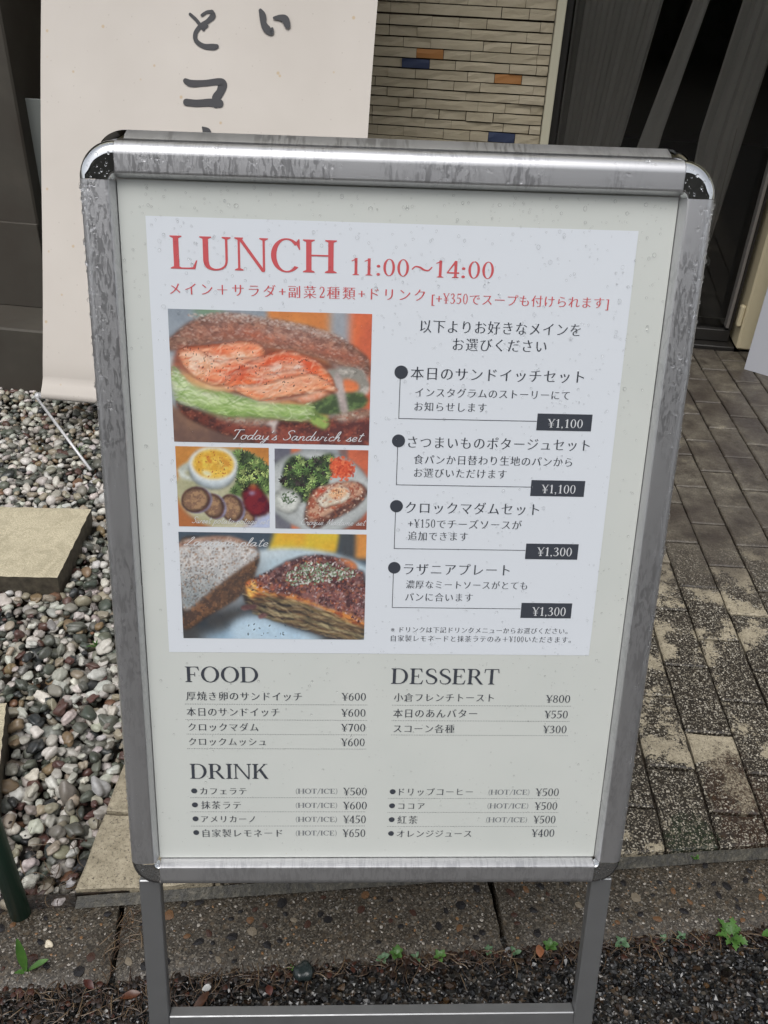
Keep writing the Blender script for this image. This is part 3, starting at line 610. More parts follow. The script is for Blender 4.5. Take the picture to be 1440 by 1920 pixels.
def pic_croque():
    p = Pic(140, 122, 738, 68, 1338, 590, 500); A = np.ones_like(p.X)
    p.put(A, (108, 108, 116), (92, 92, 104), 5); p.put((p.X > 845)*1., (210, 104, 66), f=2); p.put((p.X > 905)*1., (150, 156, 160), f=3); p.put((p.X > 1150)*1., (120, 90, 84), f=3); p.put((p.X > 1205)*1., (204, 98, 66), (180, 84, 58), 5, f=2)
    p.put((p.Y > 520)*(p.X > 1200)*1., (130, 66, 50), f=5)
    p.put(p.ell(1020, 340, 350, 268, 8), (176, 182, 180), (196, 200, 200), 5, f=2, shade=50); p.put(p.ell(1020, 345, 320, 240, 8), (194, 198, 196), (176, 180, 178), 5, f=6)
    p.put(p.mask([(780, 300), (800, 170), (860, 110), (960, 130), (1100, 90), (1130, 170), (1090, 260), (1050, 340), (960, 420), (880, 390), (800, 330)], 14), (66, 84, 50), (36, 46, 34), 14, 2.4, 2)
    p.leafy(p.mask([(790, 290), (810, 180), (870, 120), (960, 140), (1100, 100), (1120, 170), (1080, 260), (1040, 330), (950, 400), (880, 380)]), 150, 32, [(96, 126, 66), (70, 96, 52), (46, 58, 40), (130, 152, 88), (34, 42, 34), (52, 44, 44)])
    p.put(p.ell(1165, 180, 74, 60, 20, 14), (206, 74, 46), (226, 110, 70), 26, 2.4, 2); p.specks(p.ell(1170, 185, 90, 74, 20), 90, 12, (222, 92, 56), .7, (184, 56, 38)); p.specks(p.ell(1160, 250, 70, 22), 16, 10, (226, 96, 60), .8)
    p.put(p.ell(815, 405, 92, 84, 10, 14), (206, 208, 200), (176, 180, 172), 14, 2, 2, shade=24); p.specks(p.ell(830, 385, 50, 40), 50, 8, (70, 92, 60), .8)
    tb = p.mask([(950, 400), (1000, 320), (1120, 290), (1240, 270), (1320, 300), (1336, 350), (1280, 430), (1100, 540), (1000, 590), (930, 540)], 4)
    p.put(tb, (110, 70, 58), (78, 50, 46), 20, 2, 2, shade=20)
    p.put(p.mask([(955, 420), (1010, 330), (1130, 285), (1240, 272), (1310, 310), (1300, 350), (1180, 430), (1050, 510), (960, 520)], 6), (196, 150, 122), (158, 84, 62), 18, 2.6, 2)
    p.put(p.ell(1040, 355, 46, 34, -20, 8), (176, 62, 44), (206, 120, 90), 14, f=2); p.put(p.mask([(1010, 400), (1060, 350), (1150, 310), (1225, 330), (1210, 390), (1120, 430), (1050, 450)], 6), (216, 206, 188), (196, 176, 150), 18, 2, 2, shade=12)
    p.put(p.ell(1140, 360, 84, 54, -12, 4), (226, 222, 208), (206, 192, 170), 12, f=2); p.put(p.ell(1145, 350, 58, 38, -12, 6), (206, 124, 78), (226, 176, 132), 24, 2.2, 2)
    p.dabs(tb, 160, 14, .4, -30, 40, [(226, 190, 160), (120, 50, 38), (206, 110, 70), (240, 224, 200)], .6)
    p.specks(tb, 90, 8, (232, 214, 192), .6, (120, 60, 46)); p.specks(p.ell(1145, 350, 40, 24), 30, 4, (110, 80, 60))
    return p
def pic_lasagna():
    p = Pic(270, 156, 124, 608, 1326, 1294, 700); A = np.ones_like(p.X)
    p.put(A, (70, 84, 96), (58, 70, 82), 4)
    yl = p.mask([(735, 600), (1160, 600), (1130, 730), (690, 730)], smooth=False); p.put(yl, (214, 184, 52), (222, 166, 48), 5, f=3); p.put(p.mask([(905, 600), (925, 600), (890, 730), (872, 730)], smooth=False), (222, 160, 50), f=4)
    p.put((p.X > 1155)*(p.Y < 760)*1., (62, 66, 70), f=3); p.put((p.X > 1255)*(p.Y < 760)*1., (226, 156, 74), (206, 130, 60), 4, f=3)
    p.put(p.ell(900, 1010, 620, 310, 4), (176, 196, 206), (196, 210, 216), 4, f=3); p.put(p.ell(900, 1030, 560, 270, 4), (158, 182, 196), (176, 196, 206), 4, f=6)
    p.put(p.mask([(600, 980), (520, 1080), (420, 1180), (150, 1240), (150, 1300), (1300, 1300), (1200, 1200)]), (150, 182, 206), (176, 204, 222), 4, f=8)
    p.put(p.mask([(130, 1130), (300, 1100), (520, 1060), (640, 980), (900, 1100), (1300, 1290), (1000, 1300), (720, 1190), (560, 1150), (440, 1220), (300, 1270), (130, 1310)]), (44, 50, 56), (58, 58, 58), 5, f=8)
    p.put(p.mask([(490, 1170), (640, 1150), (760, 1200), (1000, 1270), (1010, 1300), (500, 1300), (440, 1240)]), (160, 192, 216), (184, 208, 224), 4, f=6)
    # bread wedge
    cr = p.mask([(126, 680), (300, 640), (450, 640), (600, 690), (636, 745), (620, 830), (560, 960), (440, 1060), (300, 1140), (140, 1240), (126, 1100)], 3)
    p.put(cr, (116, 78, 54), (70, 52, 44), 34, 2.4, 2, shade=40); p.put(p.mask([(400, 900), (620, 780), (600, 900), (520, 1020), (380, 1100), (300, 1080)]), (62, 50, 44), (84, 62, 50), 30, f=14, op=.7)
    br = p.mask([(126, 690), (300, 652), (470, 650), (600, 700), (628, 750), (520, 830), (380, 930), (260, 1020), (145, 1105), (126, 1000)], 3)
    p.put(br, (208, 204, 200), (184, 182, 180), 26, 2, 2); p.put(br*np.clip((p.Y-800-.0*p.X)/260, 0, 1)*np.clip((560-p.X)/260, 0, 1), (112, 122, 124), f=4, op=.85); p.specks(br*(p.Y > 800)*(p.X < 400), 120, 6, (84, 88, 90), .6)
    p.put(p.mask([(126, 680), (300, 638), (470, 636), (610, 690), (600, 704), (460, 660), (300, 662), (126, 704)], 3), (156, 112, 92), (184, 150, 130), 30, f=2)
    # lasagna
    sd = p.mask([(560, 930), (640, 960), (760, 1000), (900, 1050), (1100, 1110), (1320, 1190), (1322, 1290), (1150, 1290), (950, 1240), (760, 1180), (620, 1130), (540, 1060), (520, 980)], 6)
    p.put(sd, (74, 58, 48), (44, 40, 38), 20, 2.2, 2)
    for k, (c, w) in enumerate([((150, 128, 86), 16), ((120, 98, 70), 14), ((156, 140, 100), 14), ((130, 112, 78), 12)]):
        o = k*44; p.put(p.mask([(600, 985+o), (760, 1030+o), (900, 1040+o), (1060, 1110+o*.9), (1320, 1200+o*.7), (1320, 1222+o*.7), (1060, 1110+w+12+o*.9), (900, 1040+w+14+o), (760, 1030+w+6+o), (600, 985+w+o)], 8), c, tuple(q*.72 for q in c), 16, 2, 1, .9)
    tp = p.mask([(540, 950), (580, 905), (700, 850), (800, 790), (930, 748), (1110, 748), (1230, 780), (1275, 830), (1322, 870), (1322, 1170), (1180, 1110), (1060, 1080), (980, 1050), (860, 1010), (740, 990), (640, 985)], 6)
    p.put(tp, (122, 80, 76), (70, 44, 46), 22, 2.6, 2, shade=10)
    p.put(p.mask([(545, 955), (600, 905), (640, 920), (680, 975), (760, 990), (900, 1010), (1060, 1075), (1200, 1110), (1322, 1170), (1322, 1210), (1140, 1140), (1000, 1075), (860, 1035), (720, 1010), (600, 1015)], 6), (206, 126, 60), (150, 72, 42), 20, 2.6, 2)
    p.put(p.mask([(550, 925), (600, 905), (610, 960), (590, 1020), (556, 1010)], 5), (226, 120, 50), (240, 190, 90), 20, 2, 2)
    p.put(p.mask([(1150, 765), (1240, 780), (1272, 820), (1240, 826)], 5), (206, 120, 70), f=2)
    p.dabs(cr, 900, 9, .5, -40, 40, [(70, 50, 42), (150, 106, 74), (104, 76, 56)], .6); p.dabs(br, 260, 6, .7, 0, 80, [(228, 226, 222), (168, 166, 166), (196, 192, 188)], .5)
    p.dabs(sd, 260, 44, .12, 16, 10, [(176, 154, 108), (40, 34, 32), (120, 84, 56), (206, 186, 140)], .6); p.dabs(tp, 500, 20, .35, 10, 60, [(150, 60, 44), (206, 120, 70), (60, 36, 40), (140, 96, 92), (190, 160, 150)], .6)
    p.specks(tp, 300, 8, (206, 190, 190), .5, (158, 108, 108)); p.specks(tp, 240, 10, (92, 46, 48), .6, (54, 34, 36)); p.specks(tp*(p.X < 1300), 120, 8, (186, 96, 60), .5)
    gr = p.mask([(800, 880), (900, 800), (1050, 790), (1200, 820), (1260, 870), (1150, 900), (1000, 930), (860, 940)]); p.specks(gr, 300, 9, (210, 214, 204), .75, (124, 150, 116)); p.specks(gr, 150, 7, (96, 122, 90), .8)
    for q in ((560, 1085, 50, 20), (650, 1140, 26, 20)): p.put(p.ell(*q[:2], q[2], q[3], -10, 10), (120, 84, 82), (84, 56, 56), 30, f=1)
    p.specks(p.mask([(520, 1200), (800, 1200), (800, 1280), (520, 1260)]), 14, 8, (70, 84, 92), .8)
    return p

def frame_mtx(o, x, y):
    z = x.cross(y); m = Matrix.Identity(4)
    for i in range(3): m[i][0], m[i][1], m[i][2], m[i][3] = x[i], y[i], z[i], o[i]
    return m

# ------------------------------------------------------------------ ground
KD = Vector((0.9868, 0.1620, 0)); KN = Vector((-0.1620, 0.9868, 0))
def kerb_y(x, which='back'):
    x0, y0 = ((-.375, .851) if which == 'back' else (-.383, .714)); return y0+(x-x0)*.1642
def pave_front(x): return .846+(x+.46)*.1642
M_soil = Mt('dark_wet_soil', (0.02, 0.014, 0.009), 0.5); _p = M_soil.pos()
M_soil.set('Base Color', M_soil.ramp(M_soil.noise(_p, 60, 5), [(.35, (.008, .006, .004)), (.6, (.03, .02, .012)), (.8, (.06, .04, .022))])); M_soil.bump(M_soil.noise(_p, 150, 5), .8, .004)
M_road = Mt('wet_asphalt', (.02, .02, .02), .3); _p = M_road.pos()
c = M_road.vor(_p, 130, 'F1', 'Color'); M_road.set('Base Color', M_road.ramp(M_road.sep(c, 0), [(.0, (.010, .010, .009)), (.6, (.028, .026, .023)), (.9, (.05, .04, .03)), (1, (.10, .07, .045))]))
M_road.set('Roughness', M_road.ramp(M_road.sep(c, 1), [(0, .12), (1, .5)])); M_road.bump(M_road.vor(_p, 130), .9, .004)
FAR = 60
m = MB(); m.add([(-FAR, -FAR, -.0385), (FAR, -FAR, -.0385), (FAR, kerb_y(FAR, 'front')+.03, -.0385), (-FAR, kerb_y(-FAR, 'front')+.03, -.0385)], [(0, 1, 2, 3)])
tagk(m.build('road', M_road), kind='structure')
m = MB(); m.box(-FAR, FAR, -FAR, FAR, -.60, -.075)
tagk(m.build('ground', M_soil), kind='structure')

# --- kerb stones
M_kerb = Mt('wet_kerb_concrete', (.12, .10, .08), .35); _p = M_kerb.pos()
sp1 = M_kerb.vor(_p, 420, 'F1', 'Color'); sp2 = M_kerb.vor(_p, 190, 'F1', 'Color'); big = M_kerb.noise(_p, 9, 4)
col = M_kerb.ramp(M_kerb.sep(sp1, 0), [(0, (.018, .015, .011)), (.45, (.048, .040, .030)), (.8, (.085, .072, .054)), (.97, (.18, .165, .14)), (1, (.30, .28, .26))])
col = M_kerb.mix(M_kerb.ramp(M_kerb.sep(sp2, 1), [(.80, 0.), (.86, .8)]), col, M_kerb.ramp(M_kerb.sep(sp2, 0), [(0, (.025, .022, .018)), (.5, (.08, .055, .032)), (1, (.14, .12, .09))]))
col = M_kerb.mix(M_kerb.ramp(big, [(.35, 0.), (.7, .6)]), col, M_kerb.mix(.5, col, (.045, .035, .025)))
M_kerb.set('Base Color', col); M_kerb.set('Roughness', M_kerb.ramp(M_kerb.sep(sp1, 2), [(0, .18), (1, .55)]))
M_kerb.bump(M_kerb.math('ADD', M_kerb.sep(sp1, 0), M_kerb.noise(_p, 90, 4)), .5, .0015)
M_chip = Mt('kerb_aggregate', rough=.25); M_chip.set('Base Color', M_chip.attr()); M_chip.bump(M_chip.noise(M_chip.pos(), 300, 3), .3, .0008)
kerb = empty('kerb', (0, 0, 0)); tagk(kerb, kind='structure')
KW = .136; xs = [-2.3, -1.68, -1.05, -.4175, .2085, .83, 1.45, 2.07]
ori = Vector((-.383, .714, 0))
for i in range(len(xs)-1):
    a, b = [(x-ori.x)/KD.x for x in xs[i:i+2]]
    st = empty('tmp'); bpy.data.objects.remove(st)
    L = b-a-.010; m = MB()
    nx, ny = 26, 7; grid = []
    for jy in range(ny+1):
        for jx in range(nx+1):
            x = L*jx/nx; y = KW*jy/ny; e = min(x, L-x, y, KW-y)
            grid.append((x+(random.uniform(-.0025, .0025) if jy in (0, ny) or jx in (0, nx) else 0), y+(random.uniform(-.003, .003) if jy in (0, ny) else 0), -.0225-(.006 if e < .001 else 0)+random.uniform(-.0006, .0006)))
    k = len(grid); F = [(jy*(nx+1)+jx, jy*(nx+1)+jx+1, (jy+1)*(nx+1)+jx+1, (jy+1)*(nx+1)+jx) for jy in range(ny) for jx in range(nx)]
    m.add(grid, F); m.box(.001, L-.001, .001, KW-.001, -.12, -.030)
    o = m.build('kerb_stone', M_kerb, kerb, frame_mtx(ori+KD*(a+.005), KD, KN), smooth=True)
    V = []; Fc = []; Cc = []; nb = 46; ns = 260
    used = []
    for q in range(nb+ns):
        r = random.uniform(.0045, .0105) if q < nb else random.uniform(.0016, .0035)
        for _ in range(20):
            x, y = random.uniform(.014, L-.014), random.uniform(.014, KW-.014)
            if all((x-u)**2+(y-v)**2 > (r+w+.0008)**2 for u, v, w in used): break
        else: continue
        used.append((x, y, r)); kk = random.randint(5, 8); a0 = random.uniform(0, 6.28); el_ = random.uniform(.55, 1.0); ro = random.uniform(0, 3.14)
        t = random.random(); col = ((.014, .013, .014) if t < .6 else (.05, .025, .018) if t < .75 else (.13, .07, .035) if t < .93 else (.18, .15, .11)) if q < nb else ((.05, .04, .03) if t < .35 else (.16, .13, .10) if t < .7 else (.20, .11, .05) if t < .85 else (.34, .31, .27))
        base = len(V)
        for j in range(kk):
            rr = r*random.uniform(.72, 1.12); aa = a0+6.2832*j/kk; px, py = rr*math.cos(aa), rr*el_*math.sin(aa)
            V.append((x+px*math.cos(ro)-py*math.sin(ro), y+px*math.sin(ro)+py*math.cos(ro), -.0214)); Cc.append(col)
        V.append((x, y, -.0207)); Cc.append(col)
        for j in range(kk): Fc.append((base+j, base+(j+1) % kk, base+kk))
    me = bigmesh('aggregate', np.array(V), np.array(Fc), np.array(Cc), False)
    tagk(link('aggregate', me, M_chip, o), kind='stuff')

# --- pavers, one object each
M_pave = Mt('worn_wet_paver', rough=.5); M = M_pave; _p = M.pos(); rnd = M.rnd()
sh = M.t.nodes.new('ShaderNodeVectorMath'); sh.operation = 'ADD'; M.t.links.new(_p, sh.inputs[0]); cmb = M.t.nodes.new('ShaderNodeCombineXYZ'); M.t.links.new(M.math('MULTIPLY', rnd, .35), cmb.inputs[0]); M.t.links.new(M.math('MULTIPLY', rnd, .2), cmb.inputs[2]); M.t.links.new(cmb.outputs[0], sh.inputs[1]); pj = sh.outputs[0]
yy = M.sep(_p, 1); xx = M.sep(_p, 0)
agg = M.vor(_p, 185, 'F1', 'Distance'); aggc = M.vor(_p, 185, 'F1', 'Color')
stone = M.math('MULTIPLY', M.ramp(agg, [(.34, 1.), (.44, 0.)]), M.ramp(M.sep(aggc, 0), [(.40, 0.), (.46, 1.)]))
agg2 = M.vor(_p, 340, 'F1', 'Distance'); aggc2 = M.vor(_p, 340, 'F1', 'Color')
stone2 = M.math('MULTIPLY', M.ramp(agg2, [(.36, 1.), (.46, 0.)]), M.ramp(M.sep(aggc2, 0), [(.45, 0.), (.5, 1.)]))
stone = M.math('MAXIMUM', stone, stone2)
matrix = M.ramp(M.noise(_p, 90, 4), [(.3, (.014, .011, .008)), (.7, (.040, .032, .023))])
stonec = M.ramp(M.sep(aggc, 1), [(0, (.12, .10, .075)), (.5, (.28, .25, .19)), (1, (.52, .48, .40))])
worn = M.mix(stone, matrix, stonec)
cream = M.ramp(M.noise(_p, 45, 5, .7), [(.3, (.26, .225, .155)), (.7, (.47, .41, .30))])
cream = M.mix(M.ramp(M.noise(_p, 150, 5, .8), [(.38, .85), (.46, 0.)]), cream, (.07, .055, .04))
cm = M.math('ADD', M.noise(pj, 7.5, 6, .62), M.math('MULTIPLY', M.math('SUBTRACT', rnd, .5), .26))
left = M.ramp(xx, [(0.0, 1.0), (.0, 1.0)])
bias = M.math('MULTIPLY', M.math('LESS_THAN', xx, -.28), .33); bias = M.math('SUBTRACT', bias, M.math('MULTIPLY', M.math('LESS_THAN', M.math('SUBTRACT', yy, M.math('MULTIPLY', xx, .16)), 1.12), .09))
low = M.ramp(M.math('ADD', cm, bias), [(.47, 0.), (.63, 1.)])
cmask = M.ramp(M.math('ADD', M.math('MULTIPLY', low, .50), M.noise(_p, 170, 5, .75)), [(.79, 0.), (.87, 1.)])
cmask = M.math('MAXIMUM', cmask, M.ramp(M.math('ADD', M.math('ADD', cm, bias), M.math('MULTIPLY', M.noise(_p, 60, 6, .75), .25)), [(.785, 0.), (.805, .88)]))
near = M.mix(cmask, worn, cream)
smooth = M.ramp(M.noise(pj, 16, 6, .65), [(.30, (.045, .036, .028)), (.46, (.115, .098, .075)), (.60, (.175, .155, .12)), (.72, (.33, .29, .21))])
smooth = M.mix(M.ramp(M.noise(_p, 5, 3), [(.42, 0.), (.62, .75)]), smooth, (.050, .038, .032))
wearm = M.ramp(M.math('ADD', M.math('MULTIPLY', yy, .4), M.math('MULTIPLY', M.noise(_p, 5, 4), .35)), [(.84, 0.), (1.0, 1.)])
smooth = M.mix(M.ramp(M.noise(_p, 200, 4, .7), [(.40, .6), (.6, 0.)]), smooth, (.04, .033, .026))
col = M.mix(wearm, near, smooth)
# moss and rust stains that belong to single stones near the kerb
def blob(cx, cy, rx, ry, thr):
    n = M.map(_p, (1/rx, 1/ry, 0), (-cx/rx, -cy/ry, 0)); v = M.t.nodes.new('ShaderNodeVectorMath'); v.operation = 'LENGTH'; M.t.links.new(n, v.inputs[0])
    return M.ramp(M.math('MULTIPLY', M.math('ADD', v.outputs['Value'], M.math('MULTIPLY', M.noise(_p, 40, 5), 1.1)), .4), [(thr*.4, 1.), (thr*.4+.05, 0.)])
col = M.mix(M.math('MULTIPLY', M.math('MULTIPLY', blob(.56, 1.02, .060, .080, 1.3), M.ramp(M.noise(_p, 150, 5, .7), [(.40, .3), (.54, 1.)])), M.math('SUBTRACT', .95, M.math('MULTIPLY', stone, .6))), col, M.ramp(M.noise(_p, 160, 4), [(.35, (.005, .009, .004)), (.55, (.014, .024, .009)), (.66, (.035, .045, .020)), (.75, (.12, .11, .07))]))
col = M.mix(M.math('MULTIPLY', M.math('MULTIPLY', blob(.67, 1.13, .075, .15, 1.3), M.ramp(M.noise(_p, 170, 5, .7), [(.38, .3), (.56, 1.)])), M.math('SUBTRACT', .95, M.math('MULTIPLY', stone, .6))), col, M.ramp(M.noise(_p, 160, 4), [(.4, (.022, .012, .007)), (.65, (.050, .024, .012)), (.8, (.16, .12, .08))]))
side = M.sep(M.t.nodes.new('ShaderNodeNewGeometry').outputs['Normal'], 2)
M.set('Base Color', col); M.set('Roughness', M.mix(cmask, M.ramp(M.noise(_p, 70, 3), [(.3, .28), (.7, .6)]), (.62, .62, .62)))
M.bump(M.math('ADD', M.math('MULTIPLY', stone, M.math('SUBTRACT', 1.0, wearm)), M.math('MULTIPLY', M.noise(_p, 130, 5), .9)), .55, .0022)
pavement = empty('pavement', (0, 0, 0)); tagk(pavement, kind='structure')
m = MB(); m.add([(-.52, pave_front(-.52)+.004, -.012), (1.75, pave_front(1.75)+.004, -.012), (1.75, 3.36, -.012), (-.52, 3.46, -.012)], [(0, 1, 2, 3)])
m.add([(-.52, pave_front(-.52)+.004, -.07), (1.75, pave_front(1.75)+.004, -.07), (1.75, pave_front(1.75)+.004, -.012), (-.52, pave_front(-.52)+.004, -.012)], [(0, 1, 2, 3)])
m.build('joint_bed', M_soil, pavement)
def paver(x0, x1, y0a, y0b, y1, dz):
    """top outline with slightly ragged, chamfered edges"""
    n = 5; g = .0022; x0 += g; x1 -= g; y0a += g; y0b += g; y1 -= g; pts = []
    J = lambda: random.uniform(-.0011, .0011)
    for k in range(n): t = k/n; pts.append((x0+(x1-x0)*t+J(), y0a+(y0b-y0a)*t+J()))
    for k in range(n+2): t = k/(n+2); pts.append((x1+J(), y0b+(y1-y0b)*t+J()))
    for k in range(n): t = k/n; pts.append((x1+(x0-x1)*t+J(), y1+J()))
    for k in range(n+2): t = k/(n+2); pts.append((x0+J(), y1+(y0a-y1)*t+J()))
    cx = sum(p[0] for p in pts)/len(pts); cy = sum(p[1] for p in pts)/len(pts); N = len(pts); m = MB()
    ins = []
    for p in pts:
        d = Vector((cx-p[0], cy-p[1])); sx = .0035*(1 if p[0] < cx else -1) if abs(p[0]-cx) > (x1-x0)*.45 else 0; sy = .0035*(1 if p[1] < cy else -1) if abs(p[1]-cy) > (y1-(y0a+y0b)/2)*.44 else 0
        ins.append((p[0]+sx, p[1]+sy))
    m.v = [(p[0]-cx, p[1]-cy, -.055) for p in pts]+[(p[0]-cx, p[1]-cy, -.0032) for p in pts]+[(p[0]-cx, p[1]-cy, 0) for p in ins]
    m.f = [tuple(range(2*N, 3*N))]+[(i+l*N, (i+1) % N+l*N, (i+1) % N+(l+1)*N, i+(l+1)*N) for l in (0, 1) for i in range(N)]
    o = m.build('paver', M_pave, pavement); o.location = (cx, cy, dz); o.rotation_euler = (random.uniform(-.006, .006), random.uniform(-.008, .008), 0)
    return o
k = 0; cnt = 0
for s in range(20):
    x0 = .605+(s-11)*.0995; x1 = x0+.0995; f0, f1 = pave_front(x0), pave_front(x1)
    if s == 0: x0 = -.520
    if x1 < -.50: continue
    o0 = 1.099+(.1 if s % 2 == 0 else 0)-.2*3; y = o0
    while y < 3.40:
        a, b = y, y+.1985; ya, yb_ = max(a, f0), max(a, f1)
        if min(b, 3.43)-max(ya, yb_) > .02:
            paver(x0, x1, ya, yb_, min(b, 3.40+.0), random.uniform(-.0012, .0012)); cnt += 1
        y += .2
print('pavers', cnt)

# --- gravel bed
def throw(n, inside, dmin, bounds):
    cell = dmin/1.4142; G_ = {}; out = []; x0, x1, y0, y1 = bounds; A = RNG.random((n, 2))
    for u, v in A:
        x, y = x0+(x1-x0)*u, y0+(y1-y0)*v
        if not inside(x, y): continue
        i, j = int((x-x0)/cell), int((y-y0)/cell); ok = True
        for a in range(i-2, i+3):
            for b in range(j-2, j+3):
                q = G_.get((a, b))
                if q and (q[0]-x)**2+(q[1]-y)**2 < dmin*dmin: ok = False; break
            if not ok: break
        if ok: G_[(i, j)] = (x, y); out.append((x, y))
    return np.array(out)
S1 = ((-1.027, 1.795), .33, .307, math.radians(4))      # stepping slabs: centre, width, depth, yaw
S2 = ((-.916, 1.029), .35, .32, math.radians(19))
def in_slab(x, y, S, e=0.0):
    (cx, cy), w, d, r = S; dx, dy = x-cx, y-cy; u, v = dx*math.cos(-r)-dy*math.sin(-r), dx*math.sin(-r)+dy*math.cos(-r)
    return abs(u) < w/2+e and abs(v) < d/2+e
def gin(x, y): return x < -.533 and y > kerb_y(x)+.012 and y < 2.80 and x > -.85-.47*y and not in_slab(x, y, S1, .004) and not in_slab(x, y, S2, .004)
PAL = [((.60, .575, .52), 30), ((.45, .425, .38), 18), ((.32, .28, .21), 13), ((.22, .21, .18), 12), ((.12, .128, .105), 11), ((.075, .088, .072), 7), ((.035, .04, .042), 7), ((.10, .050, .042), 5), ((.22, .115, .07), 2), ((.22, .155, .09), 3)]
pw = np.array([p[1] for p in PAL], float); pw /= pw.sum(); pc = np.array([p[0] for p in PAL])
M_peb = Mt('wet_pebble', rough=.32); _p = M_peb.pos(); c = M_peb.attr()
M_peb.set('Base Color', M_peb.mix(M_peb.ramp(M_peb.noise(_p, 130, 5, .65), [(.38, 0.), (.7, .55)]), c, M_peb.mix(.55, c, (.09, .075, .055)))); M_peb.set('Roughness', M_peb.ramp(M_peb.noise(_p, 60, 3), [(.3, .22), (.7, .50)]))
M_peb.bump(M_peb.noise(_p, 240, 4), .35, .0012)
Vs, Fs, Cs = [], [], []; nv = 0
for (dm, zl, szm, sub, ymin, ymax) in ((.0185, -.062, .0125, 2, 0, 9), (.0195, -.047, .0115, 2, 1.5, 9), (.0195, -.047, .0115, 3, 0, 1.5), (.034, -.036, .0120, 3, 0, 1.7)):
    P = throw(85000, gin, dm, (-2.2, -.53, .70, 2.8)); P = P[(P[:, 1] >= ymin) & (P[:, 1] < ymax)]; n = len(P)
    a = np.clip(RNG.lognormal(math.log(szm), .32, n), .0055, .022); S = np.stack([a, a*RNG.uniform(.52, .95, n), a*RNG.uniform(.40, .72, n)], 1)
    C = pc[RNG.choice(len(pc), n, p=pw)]*RNG.uniform(.8, 1.15, (n, 1))*(1+RNG.normal(0, .03, (n, 3)))
    V, F, Cc = stones(np.column_stack([P, zl+RNG.uniform(-.004, .004, n)]), S, C, sub, .30, RNG, .10 if sub == 2 else .125); Vs.append(V); Fs.append(F+nv); Cs.append(Cc); nv += len(V); print('pebbles', n)
o = link('gravel', bigmesh('gravel', np.concatenate(Vs), np.concatenate(Fs), np.clip(np.concatenate(Cs), 0, 1)), M_peb)
tagk(o, 'mixed white, green and red river pebbles filling the bed beside the paving', 'gravel', kind='stuff')

# --- stepping slabs
M_slab = Mt('sandstone_slab', rough=.7); _p = M_slab.pos()
f = M_slab.ramp(M_slab.noise(M_slab.obj(), 11, 3, .5, 1.6), [(.35, 0.), (.50, 1.), (.66, 0.)])
cc = M_slab.mix(f, (.48, .43, .30), (.62, .56, .40)); gn = M_slab.noise(_p, 330, 4, .7)
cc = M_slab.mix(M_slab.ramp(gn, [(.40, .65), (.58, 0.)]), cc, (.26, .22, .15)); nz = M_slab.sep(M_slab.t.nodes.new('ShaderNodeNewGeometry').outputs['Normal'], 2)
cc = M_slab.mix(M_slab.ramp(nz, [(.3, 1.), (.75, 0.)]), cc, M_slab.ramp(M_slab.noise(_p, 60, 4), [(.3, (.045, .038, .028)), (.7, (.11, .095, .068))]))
M_slab.set('Base Color', cc); M_slab.bump(gn, .5, .0012)
for S, lb in ((S1, 'cream square stepping slab lying in the pebbles, farther from the road'), (S2, 'cream stepping slab near the green stake, mostly cut by the picture edge')):
    (cx, cy), w, d, r = S; n = 22; m = MB(); g = []
    for j in range(n+1):
        for i in range(n+1):
            x, y = -w/2+w*i/n, -d/2+d*j/n; e = i in (0, n) or j in (0, n)
            wave = .0035*math.sin(14*x+5*math.sin(11*y+1))*math.sin(12*y+1.3)
            g.append((x+(random.uniform(-.0012, .0012) if e else 0), y+(random.uniform(-.0015, .0015) if e else 0), .008+wave*(0 if e else 1)-(.002 if e else 0)))
    m.add(g, [(j*(n+1)+i, j*(n+1)+i+1, (j+1)*(n+1)+i+1, (j+1)*(n+1)+i) for j in range(n) for i in range(n)])
    ring = [(0, i) for i in range(n)]+[(j, n) for j in range(n)]+[(n, n-i) for i in range(n)]+[(n-j, 0) for j in range(n)]
    idx = [j*(n+1)+i for j, i in ring]; low = [(g[k][0]*.99, g[k][1]*.99, -.062) for k in idx]; kk = len(m.v); m.v += low; N = len(idx)
    m.f += [(idx[(q+1) % N], idx[q], kk+q, kk+(q+1) % N) for q in range(N)]
    o = m.build('stepping_slab', M_slab, smooth=True); o.location = (cx, cy, 0); o.rotation_euler = (0, 0, r)
    try: o.data.set_sharp_from_angle(angle=math.radians(40))
    except Exception: pass
    tagk(o, lb, 'paving slab', 'stepping slabs in the gravel')

# --- loose wet road stones along the kerb
def rin(x, y): return y < kerb_y(x, 'front')-.002 and y > kerb_y(x, 'front')-.40
PALR = np.array([(.010, .010, .011), (.022, .022, .023), (.035, .034, .032), (.016, .012, .010), (.050, .030, .018), (.10, .055, .022), (.11, .095, .075)]); pr = np.array([24, 24, 14, 18, 11, 4, 5.]); pr /= pr.sum()
M_grit = Mt('wet_road_stone', rough=.16, spec=.6); M_grit.set('Base Color', M_grit.attr())
Vs, Fs, Cs = [], [], []; nv = 0
for dm, zl, sz in ((.0068, -.0385, .0048), (.0080, -.0345, .0046), (.024, -.031, .0062)):
    P = throw(130000, rin, dm, (-1.25, 1.25, .15, 1.05)); n = len(P); a = np.clip(RNG.lognormal(math.log(sz), .30, n), .002, .011)
    S = np.stack([a, a*RNG.uniform(.6, .95, n), a*RNG.uniform(.4, .75, n)], 1); C = PALR[RNG.choice(len(PALR), n, p=pr)]*RNG.uniform(.7, 1.4, (n, 1))
    V, F, Cc = stones(np.column_stack([P, zl+RNG.uniform(-.002, .002, n)]), S, C, 1, .5, RNG, angular=True); Vs.append(V); Fs.append(F+nv); Cs.append(Cc*.55); nv += len(V); print('grit', n)
o = link('road_grit', bigmesh('road_grit', np.concatenate(Vs), np.concatenate(Fs), np.clip(np.concatenate(Cs), 0, 1), False), M_grit)
